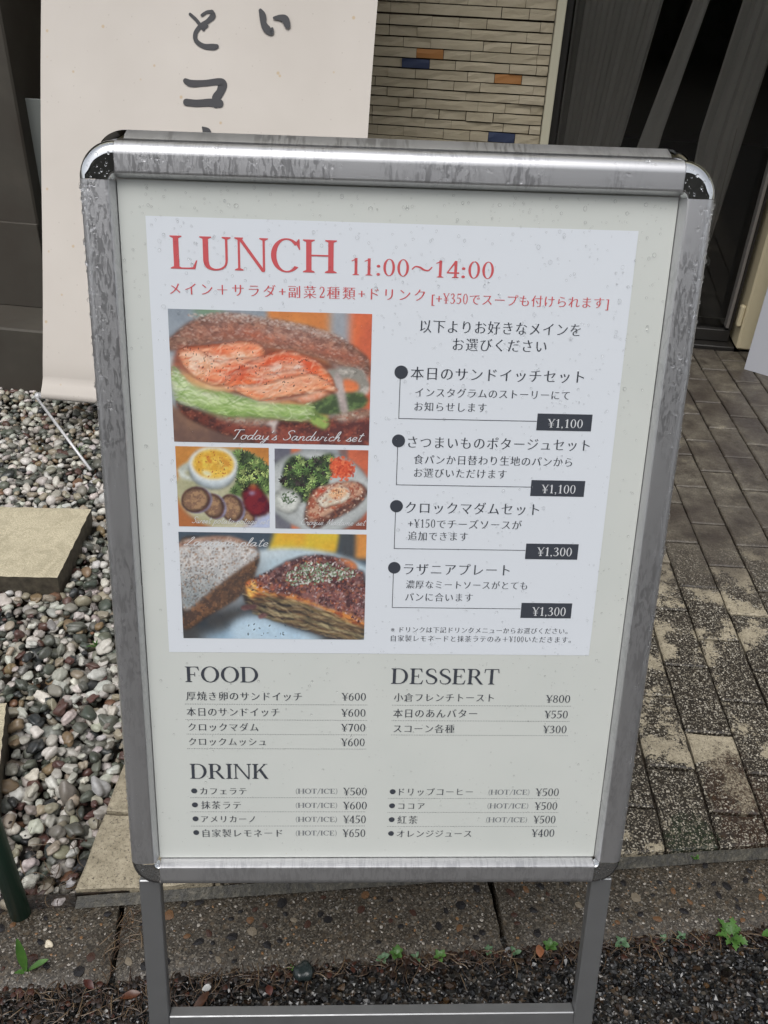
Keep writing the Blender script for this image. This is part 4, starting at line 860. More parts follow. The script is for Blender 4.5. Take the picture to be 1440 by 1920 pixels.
tagk(o, 'dark wet chips of asphalt aggregate along the kerb foot', 'grit', kind='stuff')

# --- leaf litter and needles against the kerb and in the gravel
M_lit = Mt('wet_litter', rough=.3); M_lit.set('Base Color', M_lit.attr())
def litter(name, spots, label):
    V, F, C = [], [], []
    for (x, y, z, kind) in spots:
        a = random.uniform(0, 6.28); L = random.uniform(.012, .045) if kind == 'n' else random.uniform(.004, .011); w = random.uniform(.0003, .0008) if kind == 'n' else L*random.uniform(.2, .45)
        if kind == 'n': col = random.choice([(.10, .060, .030), (.07, .038, .018), (.20, .135, .075), (.045, .022, .012)])
        else: col = random.choice([(.022, .012, .008), (.035, .016, .009), (.07, .022, .012), (.014, .009, .007), (.050, .030, .016), (.016, .010, .007)])
        n = 5; b = len(V); cur = random.uniform(-.8, .8)
        for i in range(n):
            t = i/(n-1); aa = a+cur*(t-.5); px = x+(t-.5)*L*math.cos(aa); py = y+(t-.5)*L*math.sin(aa); ww = w*(.3+math.sin(math.pi*min(max(t, .08), .92))); nx_, ny_ = -math.sin(aa)*ww, math.cos(aa)*ww; zz = z+(.0025 if kind == 'n' else .0008)*math.sin(math.pi*t)+random.uniform(0, .001)
            V += [(px+nx_, py+ny_, zz), (px, py, zz+ww*(.8 if kind == 'n' else .15)), (px-nx_, py-ny_, zz)]; C += [tuple(q*.65 for q in col)]*3
        for i in range(n-1):
            q = b+3*i; F += [(q, q+1, q+4, q+3), (q+1, q+2, q+5, q+4)]
    o = link(name, bigmesh(name, np.array(V), np.array(F), np.array(C)), M_lit); tagk(o, label, 'leaf litter', kind='stuff')
sp_ = []
for _ in range(1700):
    x = random.uniform(-.95, 1.0); d = abs(random.gauss(0, .016))*(2.1 if x < -.25 else 1.0); sp_.append((x, kerb_y(x, 'front')-.001-d+.004, -.029+random.uniform(0, .004), random.choice('nnlll')))
for _ in range(260):
    x = random.uniform(-.75, -.25); sp_.append((x, kerb_y(x, 'front')-random.uniform(0, .11), -.027, random.choice('nnl')))
litter('leaf_litter', sp_, 'rusty wet leaf scraps and needles caught along the kerb foot')
sp_ = []
for _ in range(420):
    x = random.uniform(-1.2, -.53); y = kerb_y(x)+abs(random.gauss(0, .09)); sp_.append((x, y, -.030+random.uniform(0, .012), random.choice('nnnl')))
for _ in range(50): sp_.append((random.gauss(-.415, .012), random.uniform(.71, .84), -.019, 'n'))
litter('dry_needles', sp_, 'brown pine needles scattered on the pebbles by the kerb')

# soil strip between kerb back edge and gravel / paving foot
m = MB(); n = 60; 
for i in range(n+1):
    x = -2.2+4.2*i/n; y = kerb_y(x); m.v += [(x, y-.004, -.034), (x, y+.03, -.030 if x < -.53 else -.034)]
m.f = [(2*i, 2*i+2, 2*i+3, 2*i+1) for i in range(n)]
tagk(m.build('soil', M_soil), kind='structure')
m = MB()
for i in range(41):
    x = -.515+2.2*i/40; y = kerb_y(x); j = random.uniform(-.002, .002); m.v += [(x, y-.006, -.0235+j*.4), (x, pave_front(x)+.001, -.012+j)]
m.f = [(2*i, 2*i+2, 2*i+3, 2*i+1) for i in range(40)]; M_mort = Mt('mossy_mortar', (.03, .028, .02), .5); M_mort.set('Base Color', M_mort.ramp(M_mort.noise(M_mort.pos(), 70, 5, .7), [(.35, (.012, .011, .008)), (.55, (.040, .036, .024)), (.72, (.13, .115, .085))])); M_mort.bump(M_mort.noise(M_mort.pos(), 160, 4), .7, .003); m.build('mortar', M_mort, kerb)

# ------------------------------------------------------------------ the shop front behind
shop = empty('shop_building', (1.13, 3.45, 0), math.radians(-4.11)); tagk(shop, 'shop front with split-face cream tiles, curtained dark window and concrete steps', 'building')
M_tile = Mt('cream_split_tile', (.42, .37, .27), .75); M = M_tile; _p = M.obj(); q_ = M.pos()
M.set('Base Color', M.mix(M.rnd(), M.ramp(M.noise(q_, 12, 4), [(.3, (.42, .36, .25)), (.7, (.50, .44, .315))]), M.ramp(M.noise(q_, 14, 4), [(.3, (.46, .40, .28)), (.7, (.54, .475, .35))])))
M.bump(M.math('ADD', M.noise(M.map(q_, (1, 1, 3)), 22, 4, .6, .8), M.math('MULTIPLY', M.noise(q_, 260, 3), .15)), .55, .006)
M_or = Mt('orange_tile', (.42, .19, .06), .7); M_or.bump(M_or.noise(M_or.pos(), 30, 4), .4, .004)
M_bl = Mt('navy_tile', (.035, .050, .105), .6); M_bl.bump(M_bl.noise(M_bl.pos(), 30, 4), .4, .004)
M_gap = Mt('dark_joint', (.035, .025, .018), .9)
M_trim = Mt('cream_trim', (.60, .57, .43), .5)
M_post = Mt('cream_post', (.62, .54, .36), .5); M_post.bump(M_post.noise(M_post.map(M_post.pos(), (40, 40, 4)), 1, 3), .2, .002)
M_darkwall = Mt('dark_wall', (.060, .050, .043), .7)
M_conc = Mt('dark_concrete', (.055, .052, .044), .7); _q = M_conc.pos()
M_conc.set('Base Color', M_conc.ramp(M_conc.noise(_q, 5, 5), [(.3, (.050, .040, .031)), (.55, (.062, .055, .044)), (.8, (.085, .075, .060))])); M_conc.bump(M_conc.noise(_q, 70, 4), .2, .002)
M_frame = Mt('dark_window_frame', (.022, .02, .018), .4)
M_alu = Mt('dull_aluminium_strip', (.30, .28, .26), .45, .6)
M_floor = Mt('shop_floor', (.22, .21, .19), .5); M_floor.bump(M_floor.noise(M_floor.pos(), 20, 3), .1)
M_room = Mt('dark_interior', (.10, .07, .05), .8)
M_cur = Mt('sheer_curtain', (.85, .82, .79), .9)
M_cur.set('Alpha', .66)
M_glass = bpy.data.materials.new('window_glass'); M_glass.use_nodes = True
nt = M_glass.node_tree; nt.nodes.clear(); out = nt.nodes.new('ShaderNodeOutputMaterial'); mx = nt.nodes.new('ShaderNodeMixShader'); tr = nt.nodes.new('ShaderNodeBsdfTransparent'); gl = nt.nodes.new('ShaderNodeBsdfGlossy'); fr = nt.nodes.new('ShaderNodeFresnel')
tr.inputs[0].default_value = (.88, .88, .86, 1); gl.inputs['Roughness'].default_value = .02; fr.inputs[0].default_value = 1.5
nt.links.new(fr.outputs[0], mx.inputs[0]); nt.links.new(tr.outputs[0], mx.inputs[1]); nt.links.new(gl.outputs[0], mx.inputs[2]); nt.links.new(mx.outputs[0], out.inputs[0])

ZS = [1.163, 1.1275, 1.0905, 1.0555, 1.022, .9885, .9555, .9225, .89, .8585, .8245, .7905, .759, .7235]
wall = MB().box(-2.30, -.735, .001, .20, .0, 3.2).build('tile_wall', M_gap, shop)
def tile(x0, x1, z0, z1, mat=None, into=None, gap=.0012):
    d = -.009+random.uniform(-.0055, .0055); j = lambda: random.uniform(-.0022, .0022)
    v = []; n = max(2, int((x1-x0)/.05)+1); xa, xb = x0+gap*.5, x1-gap*.5
    for i in range(n+1):
        x = xa+(xb-xa)*i/n; zt = z1-random.uniform(.0006, .0022); zb = z0+random.uniform(.0006, .0014)
        v += [(x, d+j()*.8, zb), (x, d+j()*1.2, zb+(zt-zb)*random.uniform(.35, .7)), (x, d+j()*.8, zt), (x, .0015, zt), (x, .0015, zb)]
    f = [(5*i+k, 5*(i+1)+k, 5*(i+1)+(k+1) % 5, 5*i+(k+1) % 5) for i in range(n) for k in (0, 1, 2, 4)]+[(0, 1, 2, 3, 4), (5*n+4, 5*n+3, 5*n+2, 5*n+1, 5*n)]
    if into is not None: into.add(v, f); return
    m = MB(); m.add(v, f); m.build('tile', mat or M_tile, wall)
rows = list(range(len(ZS)-1)); XL = -1.66; XR = -.735
def auto_row(z0, z1, xa, xb, into=None):
    x = xa
    while x < xb-.001:
        w = random.choice([.05, .1, .1, .15, .2, .2]); e = min(x+w, xb)
        if xb-e < .03: e = xb
        t = random.random(); tile(x, e, z0, z1, (M_or if t < .010 else M_bl if t < .02 else None), into); x = e
for i in rows:
    z1, z0 = ZS[i], ZS[i+1]; js = JO[i]
    top = z1-(.004 if i in (1,) else 0.0012); bot = z0+(.0012 if i % 3 else .0004)
    ed = [XL+random.choice([0, .03, .06])]; lo = js[0]-random.choice([.1, .2]) if js[0] > -1.3 else js[0]-.1
    auto_row(z0, z1, -1.66, js[0] if js[0] > -1.5 else js[0]) if False else None
    x = js[0]; left_j = []
    while x > -1.66: left_j.append(x); x -= random.choice([.1, .15, .2])
    seq = sorted(set([-1.66]+left_j+js+[XR]))
    for a, b in zip(seq[:-1], seq[1:]):
        mid = (a+b)/2; mt = None
        if i == 4 and -1.21 < mid < -1.113: mt = M_or
        if i == 6 and -.923 < mid < -.824: mt = M_or
        if i == 5 and -1.261 < mid < -1.16: mt = M_bl
        if i == 12 and -.925 < mid < -.825: mt = M_bl
        tile(a, b, bot, top, mt, gap=random.choice([.0008, .0012, .0030]))
rest = MB(); 
def rest_rows(z, end, step):
    while (z < end if step > 0 else z > end):
        z0, z1 = (z, z+.0335) if step > 0 else (z-.0335, z)
        if z0 > .0: auto_row(z0, z1, -2.29, XR, rest)
        z += step
z = 1.163
while z < 3.1: auto_row(z, z+.0335, -2.29, XR, rest); z += .0337
z = .7235
while z > .04: auto_row(z-.0337, z, -2.29, XR, rest); z -= .0338
for i in rows: auto_row(ZS[i+1], ZS[i], -2.29, -1.661, rest)
tagk(rest.build('tile_field', M_tile, wall), kind='stuff')
def part(name, mat, x0, x1, y0, y1, z0, z1, b=.003, parent=shop):
    m = MB(); m.bbox(x0, x1, y0, y1, z0, z1, b); return m.build(name, mat, parent)
part('trim', M_trim, -.733, -.701, -.024, .12, 0, 2.6)
part('post', M_post, .157, .245, -.045, .14, .008, 2.6, .008)
part('latch', M_post, .138, .156, -.035, -.006, .10, .185, .004)
part('plaster_wall', M_trim, .246, 3.2, .0, .2, 0, 3.2)
part('wall_above_window', M_trim, -.733, .246, .005, .2, 2.605, 3.2)
part('upper_wall', M_trim, -6, 3.2, -.0, .25, 3.205, 5.5)
part('dark_wall', M_darkwall, -6, -2.302, .05, .25, 0, 3.2)
part('canopy', M_trim, -6, 3.2, -1.05, -.03, 2.72, 2.86, .01)
win = part('window_frame', M_frame, -.70, .137, .02, .09, 0.012, .062)
part('frame_head', M_frame, -.70, .137, .02, .09, 2.53, 2.60, parent=win)
part('frame_stile', M_frame, .124, .137, .015, .09, .064, 2.525, parent=win)
part('frame_stile', M_frame, -.70, -.675, .02, .09, .064, 2.525, parent=win)
part('meeting_strip', M_alu, .1105, .1225, .008, .05, .075, 2.52, .001, parent=win)
MB().box(-.674, .110, .045, .051, .0635, 2.528).build('pane', M_glass, win)
part('threshold', M_frame, -.735, .156, -.03, .30, -.02, .010, .003)
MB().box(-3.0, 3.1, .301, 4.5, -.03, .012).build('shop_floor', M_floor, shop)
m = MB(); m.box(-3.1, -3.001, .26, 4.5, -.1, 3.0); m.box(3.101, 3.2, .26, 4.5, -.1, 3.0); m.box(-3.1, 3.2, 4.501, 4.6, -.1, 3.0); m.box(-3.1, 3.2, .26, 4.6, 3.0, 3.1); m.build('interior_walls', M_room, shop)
# concrete steps and the pier on the left
def wob(name, mat, x0, x1, y0, y1, z0, z1): return part(name, mat, x0, x1, y0, y1, z0, z1, .006)
wob('step', M_conc, -6, -1.86, -.884, .049, -.10, .187)
pier = wob('pier', M_conc, -5.0, -2.416, -.668, .048, .188, 3.2)
part('pier_base', M_conc, -5.0, -2.414, -.680, -.669, .188, .487, .002, pier)
# curtains: things hanging inside the window
def curtain(edges, label, folds, amp=.012):
    """edges: list of (z, x_left, x_right) in shop coordinates"""
    m = MB(); nx = 8*folds; Z = [e[0] for e in edges]
    zs = np.linspace(Z[0], Z[-1], 26); xl = np.interp(-zs, [-z for z in Z], [e[1] for e in edges]); xr = np.interp(-zs, [-z for z in Z], [e[2] for e in edges])
    for k, z in enumerate(zs):
        for i in range(nx+1):
            t = i/nx; ph = 2*math.pi*folds*t; m.v.append((xl[k]+(xr[k]-xl[k])*(t+.02*math.sin(ph*2)), .16+amp*math.sin(ph)+amp*.5*math.sin(ph*.37+z*2), z))
    W_ = nx+1; m.f = [(k*W_+i, k*W_+i+1, (k+1)*W_+i+1, (k+1)*W_+i) for k in range(len(zs)-1) for i in range(nx)]
    o = m.build('curtain', M_cur, None, None, smooth=True); o.location = (1.13, 3.45, 0); o.rotation_euler = (0, 0, math.radians(-4.11))
    tagk(o, label, 'curtain', 'sheer curtains behind the window'); return o
curtain([(2.5, -.66, -.36), (1.25, -.66, -.35), (.75, -.66, -.41), (.10, -.66, -.50)], 'widest sheer grey curtain, hanging beside the cream tiles', 7)
curtain([(2.5, -.26, -.20), (1.25, -.245, -.19), (.75, -.345, -.27), (.35, -.42, -.30), (.10, -.44, -.30)], 'narrow slanting strip of sheer curtain in the middle of the window', 2, .006)
curtain([(2.5, -.08, .07), (1.25, -.08, .07), (.75, -.13, .03), (.32, -.11, .0), (.22, -.09, -.02)], 'sheer grey curtain nearest the aluminium strip, gathered towards its hem', 4)
m = MB(); m.tube([(-.68, .16, 2.5), (.12, .16, 2.5)], .009, 10); part_o = m.build('curtain_rod', M_alu, shop, smooth=True)
# glass ball seen low in the window
M_ball = Mt('clear_glass_ball', (.8, .82, .82), .05); M_ball.set('Transmission Weight', .8); M_ball.set('Alpha', .6)
V, F = ico(3); o = link('glass_ball', mesh('glass_ball', V*.022, F.tolist(), True), M_ball); o.location = (1.13+.0, 3.45+.12, .305)
m = MB(); m.tube([(0, 0, .02), (0, 0, .5)], .0008, 6); ch = m.build('hanging_thread', M_alu, o)
m = MB(); m.tube([(0, 0, .020), (0, 0, .027)], .006, 10); m.build('cap', M_alu, o)
tagk(o, 'small clear glass ball hanging low inside the dark window', 'ornament')
# small warm lamps at the back of the room
M_warm = Mt('warm_bulb', (1, .5, .2), .4); M_warm.set('Emission Color', (1, .42, .12, 1)); M_warm.set('Emission Strength', 3.0)
for k, (x, z, lb) in enumerate(((.30, 1.33, 'tiny warm lamp glowing in the dark shop, left one of three'), (.37, 1.36, 'tiny warm lamp glowing in the dark shop, brightest of three'), (.46, 1.33, 'tiny warm lamp glowing in the dark shop, right one of three'))):
    e = empty('pendant_lamp', (1.13+x, 4.9, z)); V, F = ico(2); link('bulb', mesh('bulb', V*(.010 if k == 1 else .006), F.tolist(), True), M_warm, e)
    m = MB(); m.tube([(0, 0, .008), (0, 0, .03)], .006, 8); m.build('socket', M_frame, e); m = MB(); m.tube([(0, 0, .03), (0, 0, 1.6)], .0015, 6); m.build('cord', M_frame, e)
    tagk(e, lb, 'lamp', 'warm lamps inside the shop')
# grey board behind the banner, pale board at the right
M_gb = Mt('grey_board', (.20, .215, .205), .55); M_wb = Mt('pale_board', (.52, .53, .57), .5); M_wb.bump(M_wb.noise(M_wb.pos(), 12, 3), .05)
def board(name, mat, loc, rz, w, h, t, tilt, label):
    e = empty(name, loc, rz); m = MB(); m.bbox(0, w, 0, t, 0, h, .0015); o = m.build('panel', mat, e, Matrix.Rotation(-tilt, 4, 'X'))
    m = MB(); m.bbox(.02, w-.02, t+.001, t+.02, .02, .05, .002); m.build('batten', M_frame, e, Matrix.Rotation(-tilt, 4, 'X')); tagk(e, label, 'board'); return e
board('grey_board', M_gb, (-1.352, 3.02, .188), math.radians(-4.1), .55, .682, .006, .0, 'flat grey board standing on the step behind the beige banner')
board('pale_board', M_wb, (1.268, 3.217, .0), math.atan2(-.058, .079), .60, .95, .02, 0.0, 'pale grey board standing on the paving in front of the cream post')

# ------------------------------------------------------------------ the leaning banner
M_ban = Mt('beige_banner_paper', (.66, .59, .54), .7); M = M_ban; _p = M.obj()
fl = M.ramp(M.vor(_p, 24, 'F1', 'Distance'), [(.0, 1.), (.10, .8), (.14, 0.)]); sel = M.ramp(M.sep(M.vor(_p, 24, 'F1', 'Color'), 0), [(.72, 0.), (.74, 1.)])
fl2 = M.ramp(M.vor(_p, 60, 'F1', 'Distance'), [(.0, 1.), (.10, .6), (.15, 0.)]); sel2 = M.ramp(M.sep(M.vor(_p, 60, 'F1', 'Color'), 1), [(.82, 0.), (.84, 1.)])
b0 = M.ramp(M.noise(_p, 3, 3), [(.3, (.57, .525, .475)), (.7, (.62, .575, .525))])
b0 = M.mix(M.math('MULTIPLY', fl2, M.math('MULTIPLY', sel2, .45)), b0, (.34, .29, .24)); M.set('Base Color', M.mix(M.math('MULTIPLY', fl, M.math('MULTIPLY', sel, .6)), b0, (.50, .33, .12))); M.bump(M.noise(_p, 90, 4), .06, .002)
M_brush = Mt('ink_brush', (.040, .040, .045), .6); M_rod = Mt('banner_rod', (.62, .62, .63), .3, .25)
ban = empty('banner_stand', (-1.2266, 2.4992, 0), math.radians(-3)); tagk(ban, 'wide beige banner with dark brush characters leaning back over the pebbles', 'banner')
BM = Matrix.Translation((0, 0, .06))@Matrix.Rotation(math.radians(90-21.8), 4, 'X')      # local x = along, y = up the banner, z = towards the viewer
m = MB(); prof = [(.0, -.012), (-.004, .000), (.002, .012), (.018, .013), (.045, .004), (.068, .0), (.072, .0012)]+[(v, .0012) for v in np.linspace(.12, 1.85, 30)]
for v, w in prof:
    for i in range(13): u = .018+1.004*i/12; m.v.append((u+(.003*math.sin(v*5) if i in (0, 12) else 0), v, w+(.002*math.sin(u*9+v*3) if v > .1 else 0)))
m.f = [(k*13+i, k*13+i+1, (k+1)*13+i+1, (k+1)*13+i) for k in range(len(prof)-1) for i in range(12)]
sheet = m.build('banner_sheet', M_ban, ban, BM, smooth=True)
for key, ss in BRUSH.items():
    m = MB()
    for si, s in enumerate(ss):
        g = Gl(); g.rib([(x, y, w*1.35) for x, y, w in s], 6)
        for V, F in g.p: m.add([(a, b, .0048+.0003*si) for a, b in V], F)
        for (x, y, w) in (s[0], s[-1]): m.add([(x+w*.66*math.cos(q), y+w*.66*math.sin(q), .0050+.0003*si+(.0001 if (x, y) == s[0][:2] else .0002)) for q in np.linspace(0, 2*np.pi, 13)[:-1]], [tuple(range(12))])
    m.build('printed_character', M_brush, ban, BM)
m = MB(); m.tube([(.0, .006, .0), (1.035, .006, .0)], .0095, 14); m.build('bottom_rod', M_rod, ban, BM, smooth=True)
m = MB(); m.tube([(-.004, .004, 0), (.0, .004, 0), (.0, .004, 0)], .012, 12); m.tube([(-.003, .004, 0), (.010, .004, 0)], .0125, 14); m.build('rod_end', M_rod, ban, BM, smooth=True)
for a, b in (((-.004, 0, .062), (.275, -.270, -.028)), ((1.035, 0, .062), (.93, -.290, .002))):
    m = MB(); m.tube([a, b], .0046, 8); m.build('leg', M_rod, ban, smooth=True)
m = MB(); m.tube([(.5, .012, -.03), (.5, .75, 1.76)], .011, 10); m.build('mast', M_rod, ban, smooth=True)

# ------------------------------------------------------------------ green stake
M_green = Mt('dark_green_pole', (.008, .060, .036), .35)
st_ = empty('green_stake', (-.601, .806, -.04)); tagk(st_, 'dark green plastic-coated stake rising from the pebbles at the left edge', 'stake')
m = MB(); m.tube([(0, 0, 0), (-.004, .004, .4), (-.008, .008, .9)], .0165, 20); m.build('pole', M_green, st_, smooth=True); m = MB(); m.tube([(-.008, .008, .9), (-.008, .008, .915)], [.0175, .013], 20); m.build('cap', M_green, st_, smooth=True)

# ------------------------------------------------------------------ weeds, stones and scraps
M_leaf = Mt('weed_leaf', (.07, .19, .03), .45); M_leaf.set('Base Color', M_leaf.mix(M_leaf.noise(M_leaf.pos(), 50, 3), (.028, .085, .014), (.085, .19, .035)))
M_leaf2 = Mt('grey_green_leaf', (.07, .13, .06), .5); M_leaf2.set('Base Color', M_leaf2.mix(M_leaf2.noise(M_leaf2.pos(), 60, 3), (.045, .10, .045), (.10, .18, .09)))
def leaf_me(L, Wd, jag=0.0, n=9, droop=.3):
    v = []; 
    for i in range(n+1):
        t = i/n; w = Wd*.5*math.sin(math.pi*(t*.94+.03))**.8*(1+(jag*(1 if i % 2 else -1)) if 0 < i < n else 1); z = L*(.25*t-droop*t*t)
        v += [(L*t, -w, z+w*(.35+.25*math.sin(5*t))), (L*t, 0, z), (L*t, w, z+w*(.35-.25*math.sin(6*t)))]
    f = [(3*i+k, 3*i+3+k, 3*i+4+k, 3*i+1+k) for i in range(n) for k in (0, 1)]
    return mesh('leaf', v, f, True)
def weed(x, y, z, n, L, Wd, jag, mat, label, up=.8, group='weeds along the kerb'):
    e = empty('weed', (x, y, z), random.uniform(0, 6.28)); m = MB(); 
    m.tube([(0, 0, -.012), (.0, .0, L*.15)], max(.0007, L*.03), 6); m.build('stem', mat, e)
    L *= .85; Wd *= .85
    for k in range(n):
        a = 6.2832*k/n+random.uniform(-.35, .35); s = random.uniform(.7, 1.15); me = leaf_me(L*s, Wd*s, jag); o = link('leaf', me, mat, e); o.location = (0, 0, L*.12)
        o.rotation_euler = (random.uniform(-.3, .3), -up*random.uniform(.5, 1.3), a)
    tagk(e, label, 'weed', group)
weed(.590, .866, -.030, 12, .034, .014, .40, M_leaf, 'largest bright green dandelion rosette at the kerb edge', .35)
weed(.665, .873, -.030, 5, .030, .020, .1, M_leaf, 'bright leafy weed at the right edge of the picture, beside the dandelion', .5)
weed(.345, .828, -.028, 5, .020, .013, 0, M_leaf, 'round-leaved weed just right of the sign leg at the kerb', .5)
weed(.400, .838, -.028, 4, .016, .011, 0, M_leaf2, 'grey-green sprout on a brown stem right of the sign leg', .4)
weed(.472, .852, -.028, 4, .010, .007, 0, M_leaf2, 'tiny grey-green sprout midway between sign leg and dandelion', .5)
weed(.505, .858, -.028, 5, .012, .007, 0, M_leaf2, 'small grey-green sprout nearest the dandelion', .5)
weed(.280, .822, -.028, 5, .022, .014, 0, M_leaf, 'leafy green weed partly behind the right sign leg', .5)
weed(.222, .806, -.028, 3, .013, .008, 0, M_leaf2, 'small two-leaf weed just right of the metal washer', .6)
weed(.178, .806, -.028, 5, .012, .007, 0, M_leaf2, 'pale little weed just left of the kerb joint', .5)
weed(.098, .790, -.028, 5, .015, .010, 0, M_leaf, 'rounded little weed under the middle of the sign, rightmost of its cluster', .5)
weed(.060, .786, -.028, 3, .014, .007, 0, M_leaf2, 'slender two-leaf weed in the cluster under the sign', .7)
weed(.028, .788, -.028, 8, .016, .011, 0, M_leaf, 'fullest round-leaved weed in the cluster under the sign', .5)
weed(.005, .780, -.028, 5, .014, .009, 0, M_leaf2, 'grey-green weed at the left end of the cluster under the sign', .5)
weed(-.140, .752, -.028, 6, .009, .005, 0, M_leaf, 'tiny bright green weed left of the dark round stone', .6)
weed(.560, 1.008, -.018, 5, .012, .009, 0, M_leaf, 'small green weed growing in the joint behind the kerb', .5)
e = empty('grass_sprout', (-.553, .712, -.03), .2); tagk(e, 'upright green sprout with long blades at the kerb foot, lower left', 'weed')
m = MB(); m.tube([(0, 0, -.01), (0, .001, .006), (.001, .003, .016)], [.0024, .0020, .0012], 6); m.build('stem', M_leaf, e)
for L, Wd, a, up in ((.066, .014, 1.9, 1.15), (.040, .011, .15, .35), (.030, .009, 1.2, 1.2), (.018, .008, 3.4, .3)):
    o = link('blade', leaf_me(L, Wd, 0, 9, .12), M_leaf, e); o.location = (0, 0, .006); o.rotation_euler = (0, -up, a)
for x, y in ((-.955, 1.97), (-1.05, 2.35), (-.70, 1.47)):
    weed(x, y, -.045, 5, .028, .006, 0, M_leaf, {-.955: 'thin green shoot between pebbles just above the stepping slab', -1.05: 'thin green shoot in the pebbles near the banner rod', -.70: 'faint green shoot between pebbles left of the sign frame'}[x], 1.0, 'green shoots in the gravel')
def one_stone(name, loc, s, col, label, rough=.3, cat='stone'):
    m_ = Mt(name+'_surface', col, rough); m_.bump(m_.noise(m_.pos(), 160, 4), .4, .001); V, F, C = stones(np.array([[0, 0, 0.]]), np.array([s]), np.array([[1, 1, 1.]]), 3, .05, RNG)
    o = link(name, mesh(name, V, F.tolist(), True), m_); o.location = loc; tagk(o, label, cat)
one_stone('stone', (-.118, .748, -.024), (.017, .016, .011), (.018, .026, .026), 'smooth dark bluish stone lying at the kerb foot', .2)
one_stone('pebble', (-.533, .756, -.019), (.0065, .0060, .004), (.62, .55, .42), 'small cream pebble lying on the left kerb stone')
one_stone('pebble', (.085, .812, -.026), (.005, .004, .0035), (.42, .38, .33), 'tiny pale pebble at the kerb foot right of the weed cluster')
m = MB(); n = 24; ring = []
for k in range(n):
    a = 2*math.pi*k/n
    for r, z in ((.0038, 0), (.0038, .0014), (.0078, .0014), (.0078, 0)): m.v.append((r*math.cos(a), r*math.sin(a), z))
m.f = [(4*k+j, 4*((k+1) % n)+j, 4*((k+1) % n)+(j+1) % 4, 4*k+(j+1) % 4) for k in range(n) for j in range(4)]
o = m.build('metal_washer', Mt('dull_steel', (.22, .22, .22), .4, .9)); o.location = (.2125, .8075, -.0265); o.rotation_euler = (.25, .1, 0); tagk(o, 'dull metal washer lying on the grit by the kerb joint', 'washer')
def dleaf(x, y, z, L, Wd, rz, col, label, tilt=0.1, name='fallen_leaf', cat='leaf'):
    m_ = Mt('leaf_surface', col, .35); m_.set('Base Color', m_.mix(m_.noise(m_.obj(), 120, 4), col, tuple(c*.5 for c in col))); o = link(name, leaf_me(L, Wd, .0, 9, .1), m_); o.location = (x, y, z); o.rotation_euler = (tilt, .05, rz); tagk(o, label, cat, 'fallen leaves by the kerb')
dleaf(-.497, .880, -.024, .048, .016, -1.3, (.20, .15, .09), 'long tan dry leaf in the corner of gravel, kerb and paving')
dleaf(-.395, .685, -.026, .030, .013, .3, (.11, .035, .014), 'orange-brown wet leaf just left of the left sign leg')
dleaf(-.280, .668, -.026, .040, .013, 1.1, (.09, .035, .015), 'curled brown leaf inside the left sign leg')
dleaf(-.272, .705, -.022, .014, .011, .4, (.60, .60, .58), 'small whitish wet scrap beside the left sign leg')
dleaf(-.165, .706, -.024, .016, .012, 2.0, (.11, .028, .018), 'small red leaf scrap at the kerb foot under the sign')
dleaf(.262, .800, -.022, .020, .014, 1.6, (.32, .12, .05), 'orange leaf at the kerb foot beside the right sign leg')
dleaf(-.44, .694, -.024, .022, .012, 2.6, (.08, .02, .014), 'dark red leaf scrap at the kerb foot left of the sign')
print('objects', len(bpy.data.objects), 'tris', sum(len(m.loop_triangles) if False else len(m.polygons) for m in bpy.data.meshes))

# ------------------------------------------------------------------ the A-board sign
yaw, lean = math.radians(5.0816), math.radians(14.933)
EX = Vector((math.cos(yaw), math.sin(yaw), 0)); EB = Vector((-math.sin(yaw), math.cos(yaw), 0)); EZ = Vector((0, 0, 1))
ST = Vector((-0.01776, 0.79727, 0.75726))
def frame_mtx(o, x, y):
    z = x.cross(y); m = Matrix.Identity(4)
    for i in range(3): m[i][0], m[i][1], m[i][2], m[i][3] = x[i], y[i], z[i], o[i]
    return m
EY = EZ*math.cos(lean)+EB*math.sin(lean); EYr = EZ*math.cos(lean)-EB*math.sin(lean)
bh = ST.dot(EB)+0.44*math.sin(lean)+0.022
sign_o = Vector((ST.x, ST.y, 0))+EB*(bh-ST.dot(EB))
sign = empty('a_board_sign', sign_o)
tagk(sign, 'rain-spotted aluminium A-board with a lunch menu poster, standing on the kerb', 'sign')
off = Matrix.Translation(-sign_o)
MF = off@frame_mtx(ST, EX, EY); MR = off@frame_mtx(ST+EB*2*(bh-ST.dot(EB)), -EX, EYr)
U0, V0, RC = 0.315, 0.4405, 0.036       # outer half sizes and corner radius
PROF = [(0.0, -.014), (0.0, .004), (.0008, .0065), (.0022, .0090), (.0042, .0112), (.0066, .0128), (.0092, .0137), (.0112, .01395), (.0124, .0140), (.0130, .0140), (.0276, .01345), (.0285, .0134), (.0298, .0128), (.0306, .0115), (.0336, .0036), (.0338, .0010), (.0338, -.014)]
def rail(side):
    m = MB(); n = len(PROF)
    for e in (-1, 1):
        for d, w in PROF:
            if side in 'LR': s = -1 if side == 'L' else 1; m.v.append((s*(U0-d), e*(V0-RC-.0004), w))
            else: s = -1 if side == 'B' else 1; m.v.append((e*(U0-RC-.0004), s*(V0-d), w))
    for i in range(n):
        j = (i+1) % n; q = (i, j, n+j, n+i)
        m.f.append(q[::-1] if side in 'RB' else q)
    m.f += [tuple(range(n)), tuple(range(n, 2*n))[::-1]]
    return m
